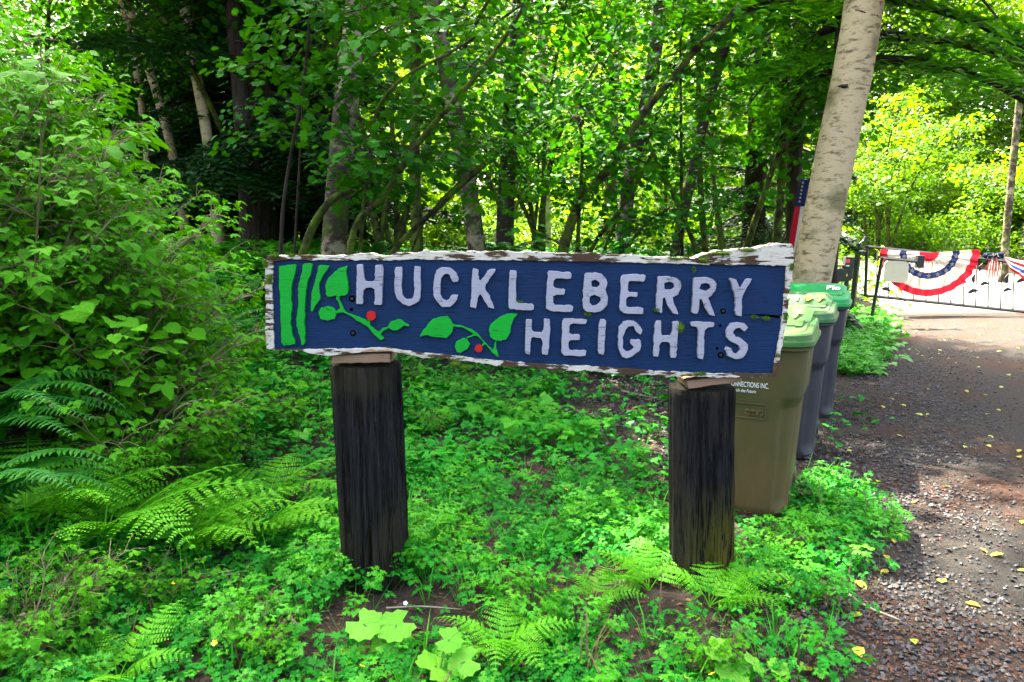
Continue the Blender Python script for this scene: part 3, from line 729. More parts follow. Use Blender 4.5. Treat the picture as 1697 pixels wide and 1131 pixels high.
def slab(name, loops, yf, yb, mat, cham=.0012):
    """solid from 2D outlines (first outer, then holes) in the xz plane, front at y=yf (towards the viewer), back at yb"""
    LP = []
    for i, P in enumerate(loops):
        P = np.asarray(P); ccw = area(P) > 0
        if (i == 0) != ccw: P = P[::-1]
        LP.append(P)
    ins = []
    for P in LP:
        tn = np.roll(P, -1, 0) - np.roll(P, 1, 0); tn /= np.linalg.norm(tn, axis=1)[:, None] + 1e-9
        ins.append(P + np.stack([-tn[:, 1], tn[:, 0]], 1)*cham)
    tri = tessellate_polygon([[Vector((x, z, 0)) for x, z in P] for P in ins])
    n = sum(len(P) for P in LP); A = np.concatenate(ins); B = np.concatenate(LP)
    V = np.concatenate([np.column_stack([A[:, 0], np.full(n, yf), A[:, 1]]), np.column_stack([B[:, 0], np.full(n, yf + cham*1.2), B[:, 1]]), np.column_stack([B[:, 0], np.full(n, yb), B[:, 1]])])
    T = []
    for t3 in tri:
        a, b, c = t3
        cr = (A[b][0] - A[a][0])*(A[c][1] - A[a][1]) - (A[b][1] - A[a][1])*(A[c][0] - A[a][0])
        if cr < 0: b, c = c, b
        T.append((a, b, c)); T.append((a + 2*n, c + 2*n, b + 2*n))
    o = 0
    for P in LP:
        m = len(P)
        for k in range(m):
            i, j = o + k, o + (k + 1) % m
            for s in (0, n): T += [(i + s, i + s + n, j + s + n), (i + s, j + s + n, j + s)]
        o += m
    return mesh_np(name, V, np.array(T), mat)

sign = thing('wooden_sign', 'weathered blue wooden sign with raised white letters reading HUCKLEBERRY HEIGHTS', 'sign', sign_base)
outer = [(440, 428), (452, 423), (470, 424), (520, 424), (580, 423), (612, 421), (640, 425), (665, 419), (720, 416), (800, 417), (870, 418), (960, 420), (1050, 422), (1100, 427), (1150, 428), (1172, 419), (1205, 416), (1232, 413), (1262, 410), (1290, 404), (1308, 405), (1315, 420), (1313, 445), (1306, 500), (1299, 550), (1294, 585), (1288, 622), (1275, 625), (1200, 626), (1120, 623), (1050, 622), (980, 616), (900, 612), (850, 607), (800, 603), (750, 597), (700, 592), (665, 587), (640, 580), (610, 580), (570, 588), (545, 588), (500, 581), (455, 580), (443, 577), (443, 540), (441, 480)]
inner = [(455, 433), (480, 431), (520, 432), (640, 431), (720, 431), (860, 432), (1000, 434), (1100, 436), (1200, 439), (1303, 441), (1300, 480), (1296, 520), (1292, 545), (1285, 585), (1280, 619), (1200, 619), (1100, 615), (1000, 608), (900, 603), (820, 597), (760, 590), (690, 583), (640, 574), (590, 578), (500, 579), (456, 578), (454, 520), (452, 470)]
def wander(P, a1, a2, sd):
    P = roughen(P, .008, .0007); c = P.mean(0); out = []
    for x, z in P:
        k = a1*mnoise.noise((x*9, z*9, sd)) + a2*mnoise.noise((x*38, z*38, sd + 4))
        d = np.array([0.0, np.sign(z - c[1])]) if abs(x - c[0]) < .98 else np.array([np.sign(x - c[0]), 0.0]); out.append([x, z] + d*k)
    return np.array(out)
oP = wander(to_plane(outer, SY), .009, .006, 1.0); iP = wander(to_plane(inner, SY), .004, .003, 8.0)
board = add('board', None, sign)
panel_px = inner[:11] + [(1297, 524), (1262, 521.5), (1224, 522.5), (1262, 524.5), (1296, 529)] + inner[12:]
pc = np.array(to_plane(panel_px, SY)); ctr = pc.mean(0)
keep = {11, 12, 13, 14, 15}
pp = np.array([p if i in keep else ctr + (p - ctr)*(1 + .004/max(.05, np.linalg.norm(p - ctr))) for i, p in enumerate(pc)])
cq = to_plane([(1214, 517), (1299, 518), (1298, 534), (1214, 530)], SY); add('split_shade_block', slab('split_shade_block', [cq], .022, .06, M['hole_shade']), board)  # near-black block behind the split, shade put into its colour
add('panel', slab('panel', [roughen(pp, .02, .0003)], 0.0, .085, M['blue'], .0015), board)
rim_o = oP; add('rim', slab('rim', [rim_o, iP], -.010, .088, M['white'], .0012), board)

LET = [CB([(62,105),(120,105),(128,180),(132,240),(150,265),(215,265),(232,245),(235,110),(310,110),(308,240),(302,330),(300,400),(293,490),(222,482),(235,400),(228,345),(205,325),(150,325),(125,345),(120,400),(122,478),(58,475),(62,400),(58,300),(66,180)]),
 CB([(425,130),(490,128),(483,300),(490,390),(520,430),(570,435),(600,400),(600,125),(665,122),(658,250),(662,400),(640,460),(560,498),(500,480),(440,430),(415,360),(420,220)]),
 CB([(850,130),(940,135),(990,175),(1018,240),(1010,268),(965,268),(940,215),(915,195),(880,200),(860,230),(845,300),(845,380),(865,425),(900,445),(930,425),(955,392),(1015,392),(1010,425),(980,475),(935,505),(860,505),(820,465),(785,410),(780,320),(790,220),(810,165)]),
 CB([(1145,142),(1205,150),(1205,245),(1220,262),(1310,148),(1375,150),(1260,315),(1300,390),(1330,460),(1355,520),(1300,515),(1265,460),(1220,380),(1195,420),(1187,520),(1130,505),(1135,440),(1140,300)]),
 CC([(930,102),(997,102),(990,250),(988,390),(1010,410),(1160,420),(1155,480),(940,472),(918,445),(925,300)]),
 CD([(100,112),(200,115),(325,125),(318,185),(180,178),(155,200),(158,255),(180,275),(262,278),(258,338),(175,335),(150,355),(152,410),(175,430),(340,432),(335,495),(130,490),(85,460),(85,380),(95,250)]),
 [CD([(450,130),(540,125),(600,135),(645,180),(658,240),(640,290),(665,370),(655,440),(610,485),(530,503),(460,490),(430,460),(435,340),(440,220)]), CD([(510,210),(545,197),(585,215),(590,245),(560,268),(515,255)]), CD([(500,345),(540,335),(585,350),(600,385),(570,430),(520,435),(492,400)])],
 CD([(790,150),(900,142),(1018,145),(1010,210),(880,205),(852,220),(848,290),(870,310),(942,308),(940,355),(860,350),(838,370),(838,440),(860,450),(995,452),(1000,515),(820,512),(770,475),(785,300)]),
 [CE([(150,285),(230,285),(300,300),(340,340),(340,380),(310,440),(265,460),(290,530),(318,597),(270,590),(235,530),(205,460),(190,460),(185,590),(140,575),(135,480),(145,380)]), CE([(200,345),(240,332),(275,345),(285,375),(250,398),(205,390)])],
 [CE([(445,297),(540,295),(600,310),(630,350),(620,400),(590,440),(560,460),(585,530),(617,610),(570,608),(530,530),(505,470),(490,475),(478,597),(428,590),(435,480),(440,380)]), CE([(495,355),(540,342),(575,355),(580,380),(550,408),(495,395)])],
 CE([(735,302),(785,305),(822,385),(875,302),(917,308),(880,370),(835,455),(838,612),(785,610),(785,460),(760,390)]),
 CC([(1085,565),(1140,560),(1138,650),(1150,680),(1230,690),(1248,665),(1250,560),(1312,562),(1310,700),(1300,780),(1292,900),(1230,890),(1240,780),(1225,740),(1140,735),(1125,760),(1122,898),(1075,880),(1080,740)]),
 CD([(240,555),(350,558),(465,565),(465,610),(330,605),(303,625),(303,685),(325,705),(405,705),(400,760),(310,760),(295,780),(295,840),(315,855),(458,855),(455,910),(265,905),(228,875),(232,740)]),
 CD([(588,565),(650,562),(640,730),(628,898),(570,885),(575,720)]),
 CD([(860,572),(920,580),(965,625),(988,670),(978,705),(945,700),(920,665),(905,630),(860,630),(830,670),(805,740),(803,830),(830,865),(880,860),(905,830),(890,805),(872,795),(880,752),(975,755),(978,805),(960,860),(900,905),(845,928),(795,910),(770,850),(760,740),(770,640),(800,595)]),
 CE([(130,650),(178,650),(175,745),(190,770),(250,772),(270,750),(270,655),(318,655),(312,780),(300,952),(250,948),(252,840),(235,825),(180,820),(165,845),(155,945),(110,935),(118,800)]),
 CE([(420,655),(610,660),(605,700),(555,705),(530,730),(525,965),(472,955),(480,730),(465,700),(420,690)]),
 CE([(740,675),(800,662),(850,668),(885,705),(855,740),(815,705),(780,715),(762,745),(780,775),(840,800),(880,840),(885,890),(855,945),(780,965),(725,940),(697,880),(705,862),(740,868),(765,912),(800,918),(825,890),(820,860),(740,815),(708,780),(708,720)])]
LY = SY - .018
def relief(name, L, matn, yf=-.018, amp=.0011, soft=1):
    loops = L if isinstance(L[0], list) else [L]
    loops = [roughen(chaikin(to_plane(q, LY), soft), .012, amp) for q in loops]
    return add(name, slab(name, loops, yf, .004, M[matn]), board)
for L, ch in zip(LET, 'HUCKLEBERRYHEIGHTS'):
    relief('letter', L, 'letter')['label'] = 'raised letter ' + ch
for L in [CA([(185,235),(260,222),(342,222),(335,290),(298,390),(295,540),(300,640),(285,760),(305,890),(333,950),(330,972),(205,980),(195,760),(190,620),(190,520),(178,400),(180,280)]),
          CA([(405,212),(495,215),(480,300),(440,400),(430,480),(420,640),(420,800),(425,950),(415,975),(392,978),(385,930),(350,810),(340,720),(360,600),(355,420),(395,290)]),
          CA([(550,225),(660,230),(600,310),(555,400),(570,545),(520,600),(495,660),(475,660),(480,580),(490,460),(520,370)])]:
    relief('green_stripe', L, 'greenpaint', -.014)
for L in [CA([(735,260),(790,240),(825,228),(808,300),(830,400),(830,490),(800,515),(755,515),(700,515),(640,530),(615,480),(612,410),(650,340)]),
          CA([(575,625),(630,610),(680,620),(710,650),(715,690),(690,735),(620,745),(570,735),(555,690),(558,650)]),
          CA([(1195,810),(1230,755),(1290,735),(1340,745),(1405,795),(1395,802),(1340,800),(1290,840),(1240,840)]),
          CC([(82,730),(130,650),(200,570),(270,540),(350,537),(380,580),(400,620),(390,690),(340,738),(260,740),(200,728),(150,712)]),
          CC([(500,740),(540,760),(558,800),(535,840),(480,870),(465,888),(430,870),(413,820),(425,780),(460,760)]),
          CC([(1012,508),(980,545),(945,620),(945,680),(900,750),(860,770),(790,760),(745,730),(738,680),(750,620),(790,575),(850,535),(920,510)])]:
    relief('leaf', L, 'greenpaint', -.015)
for L in [CA([(712,512),(745,515),(745,560),(785,630),(800,665),(900,705),(1000,745),(1015,745),(1028,735),(1036,750),(1030,790),(1100,850),(1120,850),(1150,815),(1200,805),(1205,825),(1150,850),(1135,870),(1160,915),(1135,935),(1110,915),(1000,800),(900,740),(775,660),(715,685),(700,660),(750,635),(735,580),(712,545)]),
          CC([(385,612),(480,625),(560,655),(620,690),(690,770),(740,820),(775,855),(790,770),(808,770),(805,850),(828,915),(815,920),(760,870),(700,795),(680,825),(660,820),(690,780),(625,715),(530,750),(515,742),(600,705),(540,670),(480,640),(390,632)])]:
    relief('stem', L, 'greenpaint', -.011)
def circ(cx, cy, r, n=18): return [(cx + r*math.cos(2*PI*k/n), cy + r*math.sin(2*PI*k/n)) for k in range(n)]
relief('berry', CA(circ(1045, 702, 46)), 'redpaint', -.016); relief('berry', CC(circ(640, 840, 38)), 'redpaint', -.016)
def disc_loops(c, r): return [np.array([[c[0] + r*math.cos(2*PI*k/16), c[1] + r*math.sin(2*PI*k/16)] for k in range(16)])]
for (cx, cy), r in [(CA([(868, 540)])[0], .0135), (CA([(877, 862)])[0], .012), (CA([(862, 640)])[0], .007), (CE([(680, 570)])[0], .0115), (CE([(660, 928)])[0], .0125), (CE([(632, 873)])[0], .006), (CE([(657, 688)])[0], .006)]:
    c = to_plane([(cx, cy)], SY)[0]
    h = add('hole_shade_disc', slab('hole_shade_disc', disc_loops(c, r), -.0018, .003, M['hole_shade'], .0005), board)  # flat near-black disc without a recess, the hole's shade is its colour
    if r > .01: add('bolt', slab('bolt', disc_loops(c, r*.5), -.006, .0, M['darkmetal'], .0015), board)
# moss cushions
def moss_tuft(px, Y, r, sq=(1, .6, 1), parent=None, n=260):
    g = np.random.default_rng(int(px[0]*7 + px[1])); c = at(px[0], px[1], Y) - sign_base
    d = jitter_dirs(n, (0, -.2, .25), 1.0, g); sc = np.array(sq)*r
    P = np.array(c)[None] + d*sc*g.uniform(.55, 1.0, n)[:, None]
    bl = (np.array([[0, .16, 0], [0, -.16, 0], [1, 0, 0]]), np.array([[0, 1, 2]]))
    F = frames(P, d + g.normal(size=(n, 3))*.5 + [0, 0, -.1], jitter_dirs(n, (0, -1, .3), .6, g), g.uniform(.35, .7, n)*max(.012, r*.45))
    V, T = tile(bl[0], bl[1], F)
    m = MB(); m.add(V, T); k = 7
    lat = [(math.cos(a)*math.cos(e), math.sin(a)*math.cos(e), math.sin(e)) for e in np.linspace(-1.5, 1.5, k) for a in np.linspace(0, 2*PI, 10, endpoint=False)]
    S = np.array(lat)*sc*.72 + np.array(c); q = [(i*10 + j, i*10 + (j + 1) % 10, (i + 1)*10 + (j + 1) % 10) for i in range(k - 1) for j in range(10)] + [(i*10 + j, (i + 1)*10 + (j + 1) % 10, (i + 1)*10 + j) for i in range(k - 1) for j in range(10)]
    m.add(S, q)
    o = add('moss', m.mesh('moss', M['moss'], True), parent or board); return o
for cx, cy, r, sq in [(1127, 543, .022, (.8, .7, 1.2)), (1118, 575, .010, (.6, .6, 1.8)), (1089, 513, .012, (1.2, .7, .8)), (1108, 462, .014, (1.9, .5, .5)), (1126, 472, .011, (.6, .5, 1.4)), (1270, 528, .012, (1.5, .5, .6)), (1250, 526, .009, (1.5, .5, .6)),
                      (1165, 431, .014, (1.6, 1, .7)), (1120, 429, .010, (3, 1, .6)), (1195, 420, .016, (3, 1, .5)), (1240, 415, .014, (2.5, 1, .5)), (1312, 443, .014, (.6, .8, 1)), (1302, 525, .014, (.7, .8, 1.2)),
                      (447, 462, .019, (.8, .8, 1.1)), (455, 424, .016, (1.6, 1, .6)), (440, 438, .012, (.8, 1, 1.4)), (484, 423, .008, (1.6, 1, .6)), (755, 604, .018, (1.6, .9, .9)), (770, 609, .014, (1.8, .9, .7)), (1160, 620, .012, (3, .8, .6)), (974, 521, .008, (1.6, .6, .8)),
                      (860, 501, .008, (2.2, .5, .5)), (1150, 447, .006, (.8, .6, 2)), (668, 497, .006, (.6, .5, 1.6)), (1075, 418, .008, (2, 1, .5))]:
    moss_tuft((cx, cy), SY - .012, r, sq)
# posts and shims
def post(pt, pb, rad, seed):
    top = at(pt[0], pt[1], SY + .14) - sign_base; bot = at(pb[0], pb[1], SY + .14) - sign_base; bot.z = -.3
    n = 96; m = 30; g = np.random.default_rng(seed); ph = g.uniform(0, 6, 8); V = []
    cracks = [(g.uniform(0, 2*PI), g.uniform(.02, .05), g.uniform(.016, .04)) for _ in range(26)]
    for i in range(m):
        f = i/(m - 1); c = bot.lerp(top, f)
        for k in range(n):
            a = 2*PI*k/n
            r = rad*(1 + .02*math.sin(2*a + ph[0]) + .015*math.sin(5*a + ph[1] + f) + .01*math.sin(9*a + 3*f)) + .0025*mnoise.noise((a*6, f*9, seed))
            for ca, w, dp in cracks:
                dd = abs((a - ca - .05*math.sin(f*6 + ca) + PI) % (2*PI) - PI)
                if dd < .07: r -= dp*.6*(1 - dd/.07)*(.4 + .6*mnoise.noise((ca*9, f*4, 1))**2*4 if f > .05 else 1)
            V.append((c.x + r*math.cos(a), c.y + r*math.sin(a), c.z))
    V.append(tuple(bot)); V.append((top.x, top.y, top.z + .004)); T = []
    for i in range(m - 1):
        for k in range(n):
            k2 = (k + 1) % n; T += [(i*n + k, i*n + k2, (i + 1)*n + k2), (i*n + k, (i + 1)*n + k2, (i + 1)*n + k)]
    for k in range(n): T += [(m*n, (k + 1) % n, k), (m*n + 1, (m - 1)*n + k, (m - 1)*n + (k + 1) % n)]
    o = add('post', mesh_np('post', np.array(V), np.array(T), M['post'], None, True), sign); return o
post((607, 602), (627, 975), .146, 3)['label'] = 'charred black round post under the letter H'
post((1162, 640), (1167, 940), .144, 4)['label'] = 'black round post with yellow green moss at its foot'
for (a, b2, c2, d2) in [((548, 590), (646, 587), (646, 602), (548, 604)), ((1138, 633), (1232, 621), (1232, 634), (1142, 646))]:
    L = to_plane([a, b2, c2, d2], SY + .0)
    add('shim', slab('shim', [roughen(L, .02, .0008)], .012, .20, M['rawwood'], .003), sign)
# hidden stub of each post behind the board
for px, r in ((607, .05), (1162, .05)):
    lo = at(px, 600, SY + .20) - sign_base; hi = at(px, 470, SY + .20) - sign_base
    add('post_tenon', mesh_np('post_tenon', *box(((lo.x + hi.x)/2, .21, (lo.z + hi.z)/2), (.2, .08, hi.z - lo.z), None, .01), M['post']), sign)

# ------------------------------------------------------------------ wheeled carts
def cart_plastic(name, col, dirt):
    t = NT(name); n = t.noise(t.coord(), 4, 6, .65); f = t.noise(t.coord(), 70, 4, .7); st = t.noise(t.coord('Object', (6, 6, .8)), 3, 5, .6)
    c = t.mix(t.ramp(n, (.4, 0.0), (.7, .55)), col, dirt); c = t.mix(t.ramp(f, (.62, 0.0), (.72, .5)), c, tuple(x*1.5 for x in dirt))
    c = t.mix(t.ramp(st, (.5, 0.0), (.75, .5)), c, tuple(x*.75 + .02 for x in col))
    zz = t.z(); c = t.mix(t.math('MULTIPLY', t.ramp(zz[2], (.0, 1.0), (.75, 0.0)), t.ramp(st, (.3, .35), (.6, 1.0))), c, dirt)
    t.principled(c, t.ramp(n, (.3, .38), (.7, .62)), t.bump(f, .12, .003), .2); return t.m
def lid_plastic(name, col, wear):
    t = NT(name); n = t.noise(t.coord(), 6, 7, .7); f = t.noise(t.coord('Object', (3, 12, 6)), 5, 5, .6)
    c = t.mix(t.ramp(n, (.38, 0.0), (.62, .85)), col, wear); c = t.mix(t.ramp(f, (.6, 0.0), (.75, .6)), c, (.13, .16, .08))
    t.principled(c, .5, t.bump(n, .15, .004), .2); return t.m
M['olive'] = cart_plastic('olive_plastic', (.050, .053, .018), (.115, .075, .026))
M['greyplastic'] = cart_plastic('grey_plastic', (.028, .030, .036), (.045, .044, .04))
M['lid1'] = lid_plastic('faded_green_lid', (.016, .10, .016), (.065, .11, .026)); M['lid2'] = lid_plastic('scuffed_green_lid', (.014, .09, .022), (.07, .11, .038)); M['lid3'] = lid_plastic('bright_green_lid', (.006, .19, .04), (.014, .21, .05))
M['yellowpaint'] = plain('yellow_spray_paint', (.62, .50, .02), .6, var=.4, scale=60); M['whitemark'] = plain('white_marking', (.75, .75, .72), .6)
M['rubber'] = plain('black_rubber', (.012, .012, .012), .8)
def rr_loop(w, d, r, n=10):
    out = []
    for cx, cy, a0 in ((w/2 - r, d/2 - r, 0), (-w/2 + r, d/2 - r, PI/2), (-w/2 + r, -d/2 + r, PI), (w/2 - r, -d/2 + r, 1.5*PI)):
        for k in range(n): a = a0 + PI/2*k/(n - 1); out.append((cx + r*math.cos(a), cy + r*math.sin(a)))
    return np.array(out)
def loft(rings, capb=True, capt=True):
    n = len(rings[0]); V = np.concatenate(rings); T = []
    for i in range(len(rings) - 1):
        for k in range(n):
            k2 = (k + 1) % n; T += [(i*n + k, i*n + k2, (i + 1)*n + k2), (i*n + k, (i + 1)*n + k2, (i + 1)*n + k)]
    c0, c1 = rings[0].mean(0), rings[-1].mean(0); V = np.concatenate([V, [c0], [c1]]); m = len(rings)*n
    for k in range(n):
        k2 = (k + 1) % n
        if capb: T.append((m, k2, k))
        if capt: T.append((m + 1, (len(rings) - 1)*n + k, (len(rings) - 1)*n + k2))
    return V, np.array(T)
def cart_body():
    rings = []; ZH = .96
    per = rr_loop(1, 1, .22, 22); npt = len(per)
    for z in np.concatenate([[0.0, .012, .03], np.linspace(.06, .60, 20), np.linspace(.61, .72, 16), np.linspace(.74, .93, 8), [.935, .945, ZH]]):
        f = z/ZH; w = .47 + .14*f; d = .50 + .19*f
        if z < .02: w -= .02; d -= .02
        if z > .94: w += .035; d += .035
        P = rr_loop(w, d, .10 + .02*f, 22); Q = []
        lowz = 1 - float(sstep(.62, .695, z)); foot = float(sstep(.02, .10, z))
        for (x, y) in P:
            sx, sy = x/(w/2), y/(d/2)
            # panel on the front and sides below the shoulder is set back, and the corner columns stand in a little
            corner = float(sstep(.58, .80, abs(sx)))*float(sstep(.4, .75, abs(sy)))
            k = 1 - .085*corner*lowz*foot
            edge = math.exp(-((abs(sx) - .42)/.05)**2)*(abs(sy) > .9)
            side = math.exp(-((sy + .05)/.10)**2)*(abs(sx) > .9)*float(sstep(.08, .2, z))
            y2 = y*k + (.012*edge*lowz*foot)*(-np.sign(y)); x2 = x*k - np.sign(x)*.03*side*lowz
            Q.append((x2, y2, z))
        rings.append(np.array(Q))
    return loft(rings)
def sharp(me, a=32):
    me.set_sharp_from_angle(angle=R(a)); return me
def cart_lid():
    b = MB(); n = 22
    def ring(w, d, r, z, oy=0, zt=0.0): 
        P = rr_loop(w, d, r, n); return np.column_stack([P[:, 0], P[:, 1] + oy, z + zt*(P[:, 1]/d + .5)])
    V, T = loft([ring(.655, .735, .13, .963), ring(.665, .745, .135, .968), ring(.665, .745, .135, .985), ring(.66, .74, .13, .992),
                 ring(.645, .725, .125, .994), ring(.64, .72, .12, .998, 0, .01), ring(.635, .715, .12, 1.022, 0, .03), ring(.62, .70, .115, 1.030, 0, .035), ring(.575, .655, .10, 1.033, .0, .04),
                 ring(.565, .64, .10, 1.040, .005, .045), ring(.54, .44, .08, 1.046, .09, .05), ring(.53, .43, .08, 1.056, .09, .05), ring(.57, .30, .04, 1.058, .16, .045), ring(.50, .17, .03, 1.105, .20, .02), ring(.49, .16, .03, 1.107, .20, .02)])
    return V, T
CB_V, CB_T = cart_body(); CL_V, CL_T = cart_lid()
cart_rot = -R(26)
def cart(label, loc, body, lid, rz=cart_rot, group='wheeled refuse carts beside the driveway'):
    x, y = loc; t = thing('wheeled_cart', label, 'trash cart', (x, y, gz(x, y)), (0, 0, rz), group=group)
    add('body', sharp(mesh_np('body', CB_V, CB_T, M[body], None, True), 50), t)
    ld = add('lid', sharp(mesh_np('lid', CL_V, CL_T, M[lid], None, True), 24), t)
    for sx in (-.24, .24): add('lid_rib', mesh_np('lid_rib', *box((sx, .02, 1.062), (.035, .36, .018), Matrix.Rotation(R(4), 3, 'X'), .006), M[lid]), ld)
    add('lid_grip', mesh_np('lid_grip', *box((0, -.352, 1.006), (.26, .035, .012), None, .004), M[lid]), ld)
    b = MB(); b.tube([(-.22, .385, .97), (.22, .385, .97)], .016, 10)
    for sx in (-.2, 0, .2): b.box((sx, .36, .965), (.03, .06, .05), None, .005)
    add('handle', b.mesh('handle', M[body], True), t)
    b = MB(); b.tube([(-.2, .2, .13), (.2, .2, .13)], .011, 8); add('axle', b.mesh('axle', M['darkmetal'], True), t)
    for sx in (-.205, .205):
        b = MB(); b.tube([(sx - .028, .2, .13), (sx - .02, .2, .13), (sx + .02, .2, .13), (sx + .028, .2, .13)], [.115, .127, .127, .115], 24)
        w = add('wheel', b.mesh('wheel', M['rubber'], True), t)
        b = MB(); b.tube([(sx - .034, .2, .13), (sx + .034, .2, .13)], .05, 14); add('hub', b.mesh('hub', M[body], True), w)
    return t, ld
def text(name, s, size, parent, loc, rot, mat, align='LEFT', ext=.0, shear=0.0, off=0.0):
    c = bpy.data.curves.new(name, 'FONT'); c.body = s; c.size = size; c.align_x = align; c.extrude = ext; c.shear = shear; c.offset = off
    c.materials.append(mat); tmp = bpy.data.objects.new(name, c); C.objects.link(tmp)
    me = bpy.data.meshes.new_from_object(tmp.evaluated_get(bpy.context.evaluated_depsgraph_get())); bpy.data.objects.remove(tmp)
    return add(name, me, parent, loc, rot)
c1x, c1y = 1.376, 4.11
c1, l1 = cart('olive brown wheeled cart nearest the sign, faded green lid with yellow numbers', (c1x, c1y), 'olive', 'lid1')
fy = lambda z: -(.50 + .19*z/.96)/2 - .0015
lean = R(90) + math.atan(.19/.96/2)
lean = R(90) + math.atan((.19/.96)/2)
text('lettering', 'CONNECTIONS INC.', .040, c1, (.125, fy(.735), .735), (lean, 0, 0), M['whitemark'], 'RIGHT', .0004).scale = (.55, 1, 1)
text('lettering', 'with the Future', .026, c1, (.06, fy(.705), .705), (lean, 0, 0), M['whitemark'], 'RIGHT', .0004, .25).scale = (.7, 1, 1)
text('embossed_lettering', 'cer.', .062, c1, (.10, fy(.585) + .0, .585), (lean, 0, 0), M['olive'], 'RIGHT', .004, 0, .002)
b = MB()
for cx, cz, sx, sz in [(-.02, .645, .27, .006), (-.02, .565, .27, .006), (.112, .605, .006, .08)]: b.box((cx, fy(cz) + .001, cz), (sx, .008, sz), None, .001)
add('embossed_frame', b.mesh('embossed_frame', M['olive']), c1)
text('lid_number', 'X 3 2 7', .105, l1, (.235, .042, 1.083), (R(31), 0, 0), M['yellowpaint'], 'RIGHT', .0006, 0, .004)
c2, l2 = cart('dark grey wheeled cart in the middle, scuffed green lid with yellow dabs', (c1x + .60, c1y + 1.12), 'greyplastic', 'lid2')
text('lid_number', '3 1 9 7', .10, l2, (.235, .042, 1.083), (R(31), 0, 0), M['yellowpaint'], 'RIGHT', .0006, 0, .004)
c3, l3 = cart('grey wheeled cart farthest along, clean bright green lid with white marks', (c1x + 1.24, c1y + 2.30), 'greyplastic', 'lid3')
text('lid_marking', 'Blo', .085, l3, (.235, .048, 1.086), (R(31), 0, 0), M['whitemark'], 'RIGHT', .0006, 0, .003)

# ------------------------------------------------------------------ gate
GY = 15.0
def px3(u, v, Y): return at(u, v, Y)
def gline(u, v0, v1, t): return v0 + (v1 - v0)*t
gb = at(1437, 490, GY); gate_base = Vector((gb.x, gb.y, gz(gb.x, gb.y)))
gate = thing('metal_gate', 'long dark iron driveway gate with thin pickets and cut out leaves', 'gate', gate_base)
gp = lambda u, v, dy=0: at(u, v, GY + dy) - gate_base
topv = lambda u: 409 + (u - 1437)*.106; botv = lambda u: 490 + (u - 1437)*.104
UE = 1990
for nm, fn in (('top_rail', topv), ('bottom_rail', botv)):
    b = MB(); b.tube([gp(1437, fn(1437)), gp(UE, fn(UE))], .030, 4); add(nm, b.mesh(nm, M['darkmetal']), gate)
for u in (1437, UE):
    b = MB(); b.tube([gp(u, topv(u) - 2), gp(u - 3, botv(u) + 2)], .035, 4); add('end_bar', b.mesh('end_bar', M['darkmetal']), gate)
u = 1455
while u < UE - 8:
    b = MB(); b.tube([gp(u, topv(u)), gp(u - 2, (topv(u) + botv(u))/2), gp(u - 3, botv(u))], .013, 6); add('picket', b.mesh('picket', M['darkmetal'], True), gate); u += 20.6
def iron_leaf(u, v, L, ang, curl=.25):
    P = np.array([(0, 0), (.25, .22), (.55, .30), (.85, .14), (1.05, -.02), (.8, -.06), (.5, -.08), (.2, -.12)])*L
    ca, sa = math.cos(ang), math.sin(ang); P = P @ np.array([[ca, sa], [-sa, ca]]); c = gp(u, v)
    return add('iron_leaf', slab('iron_leaf', [P + [c.x, c.z]], c.y - .03, c.y - .02, M['darkmetal'], .001), gate)
for u, v, L, a in [(1460, 478, .20, -.3), (1602, 486, .22, .25), (1612, 470, .20, 1.5), (1600, 470, .18, 2.2), (1622, 472, .20, .1), (1660, 483, .20, .2), (1666, 470, .2, 1.4), (1682, 468, .22, .2), (1622, 450, .16, 1.3), (1700, 488, .22, -.2), (1740, 480, .22, .3), (1760, 475, .2, 1.6)]: iron_leaf(u, v, L, a)
b = MB()
for s in ([(1440, 500), (1470, 482), (1500, 500)], [(1598, 500), (1620, 480), (1650, 474), (1690, 474), (1720, 495)]):
    b.tube(smooth_path([gp(u, v, -.03) for u, v in s], 12), .008, 5)
add('vine_bar', b.mesh('vine_bar', M['darkmetal'], True), gate)
t = thing('gate_post', 'square black iron post carrying the hinge side of the gate', 'post', (at(1415, 490, GY).x, GY, gz(at(1415, 490, GY).x, GY)))
L0 = Vector(t.location); b = MB(); a, c = at(1424, 404, GY) - L0, at(1410, 520, GY) - L0; c.z = -.2
b.tube([c, a], .062, 4); add('shaft', b.mesh('shaft', M['darkmetal']), t)
b = MB(); h = at(1434, 397, GY) - L0; b.box(h, (.07, .07, .11), Matrix.Rotation(.25, 3, 'Y'), .008); b.tube([a, h], .015, 6); add('sensor', b.mesh('sensor', M['darkmetal']), t)
b = MB(); h = at(1431, 414, GY) - L0; b.box(h, (.14, .05, .05), None, .008); h = at(1431, 420, GY) - L0; b.tube([h - Vector((0, 0, .05)), h + Vector((0, 0, .05))], .025, 8); add('hinge', b.mesh('hinge', M['darkmetal']), t)
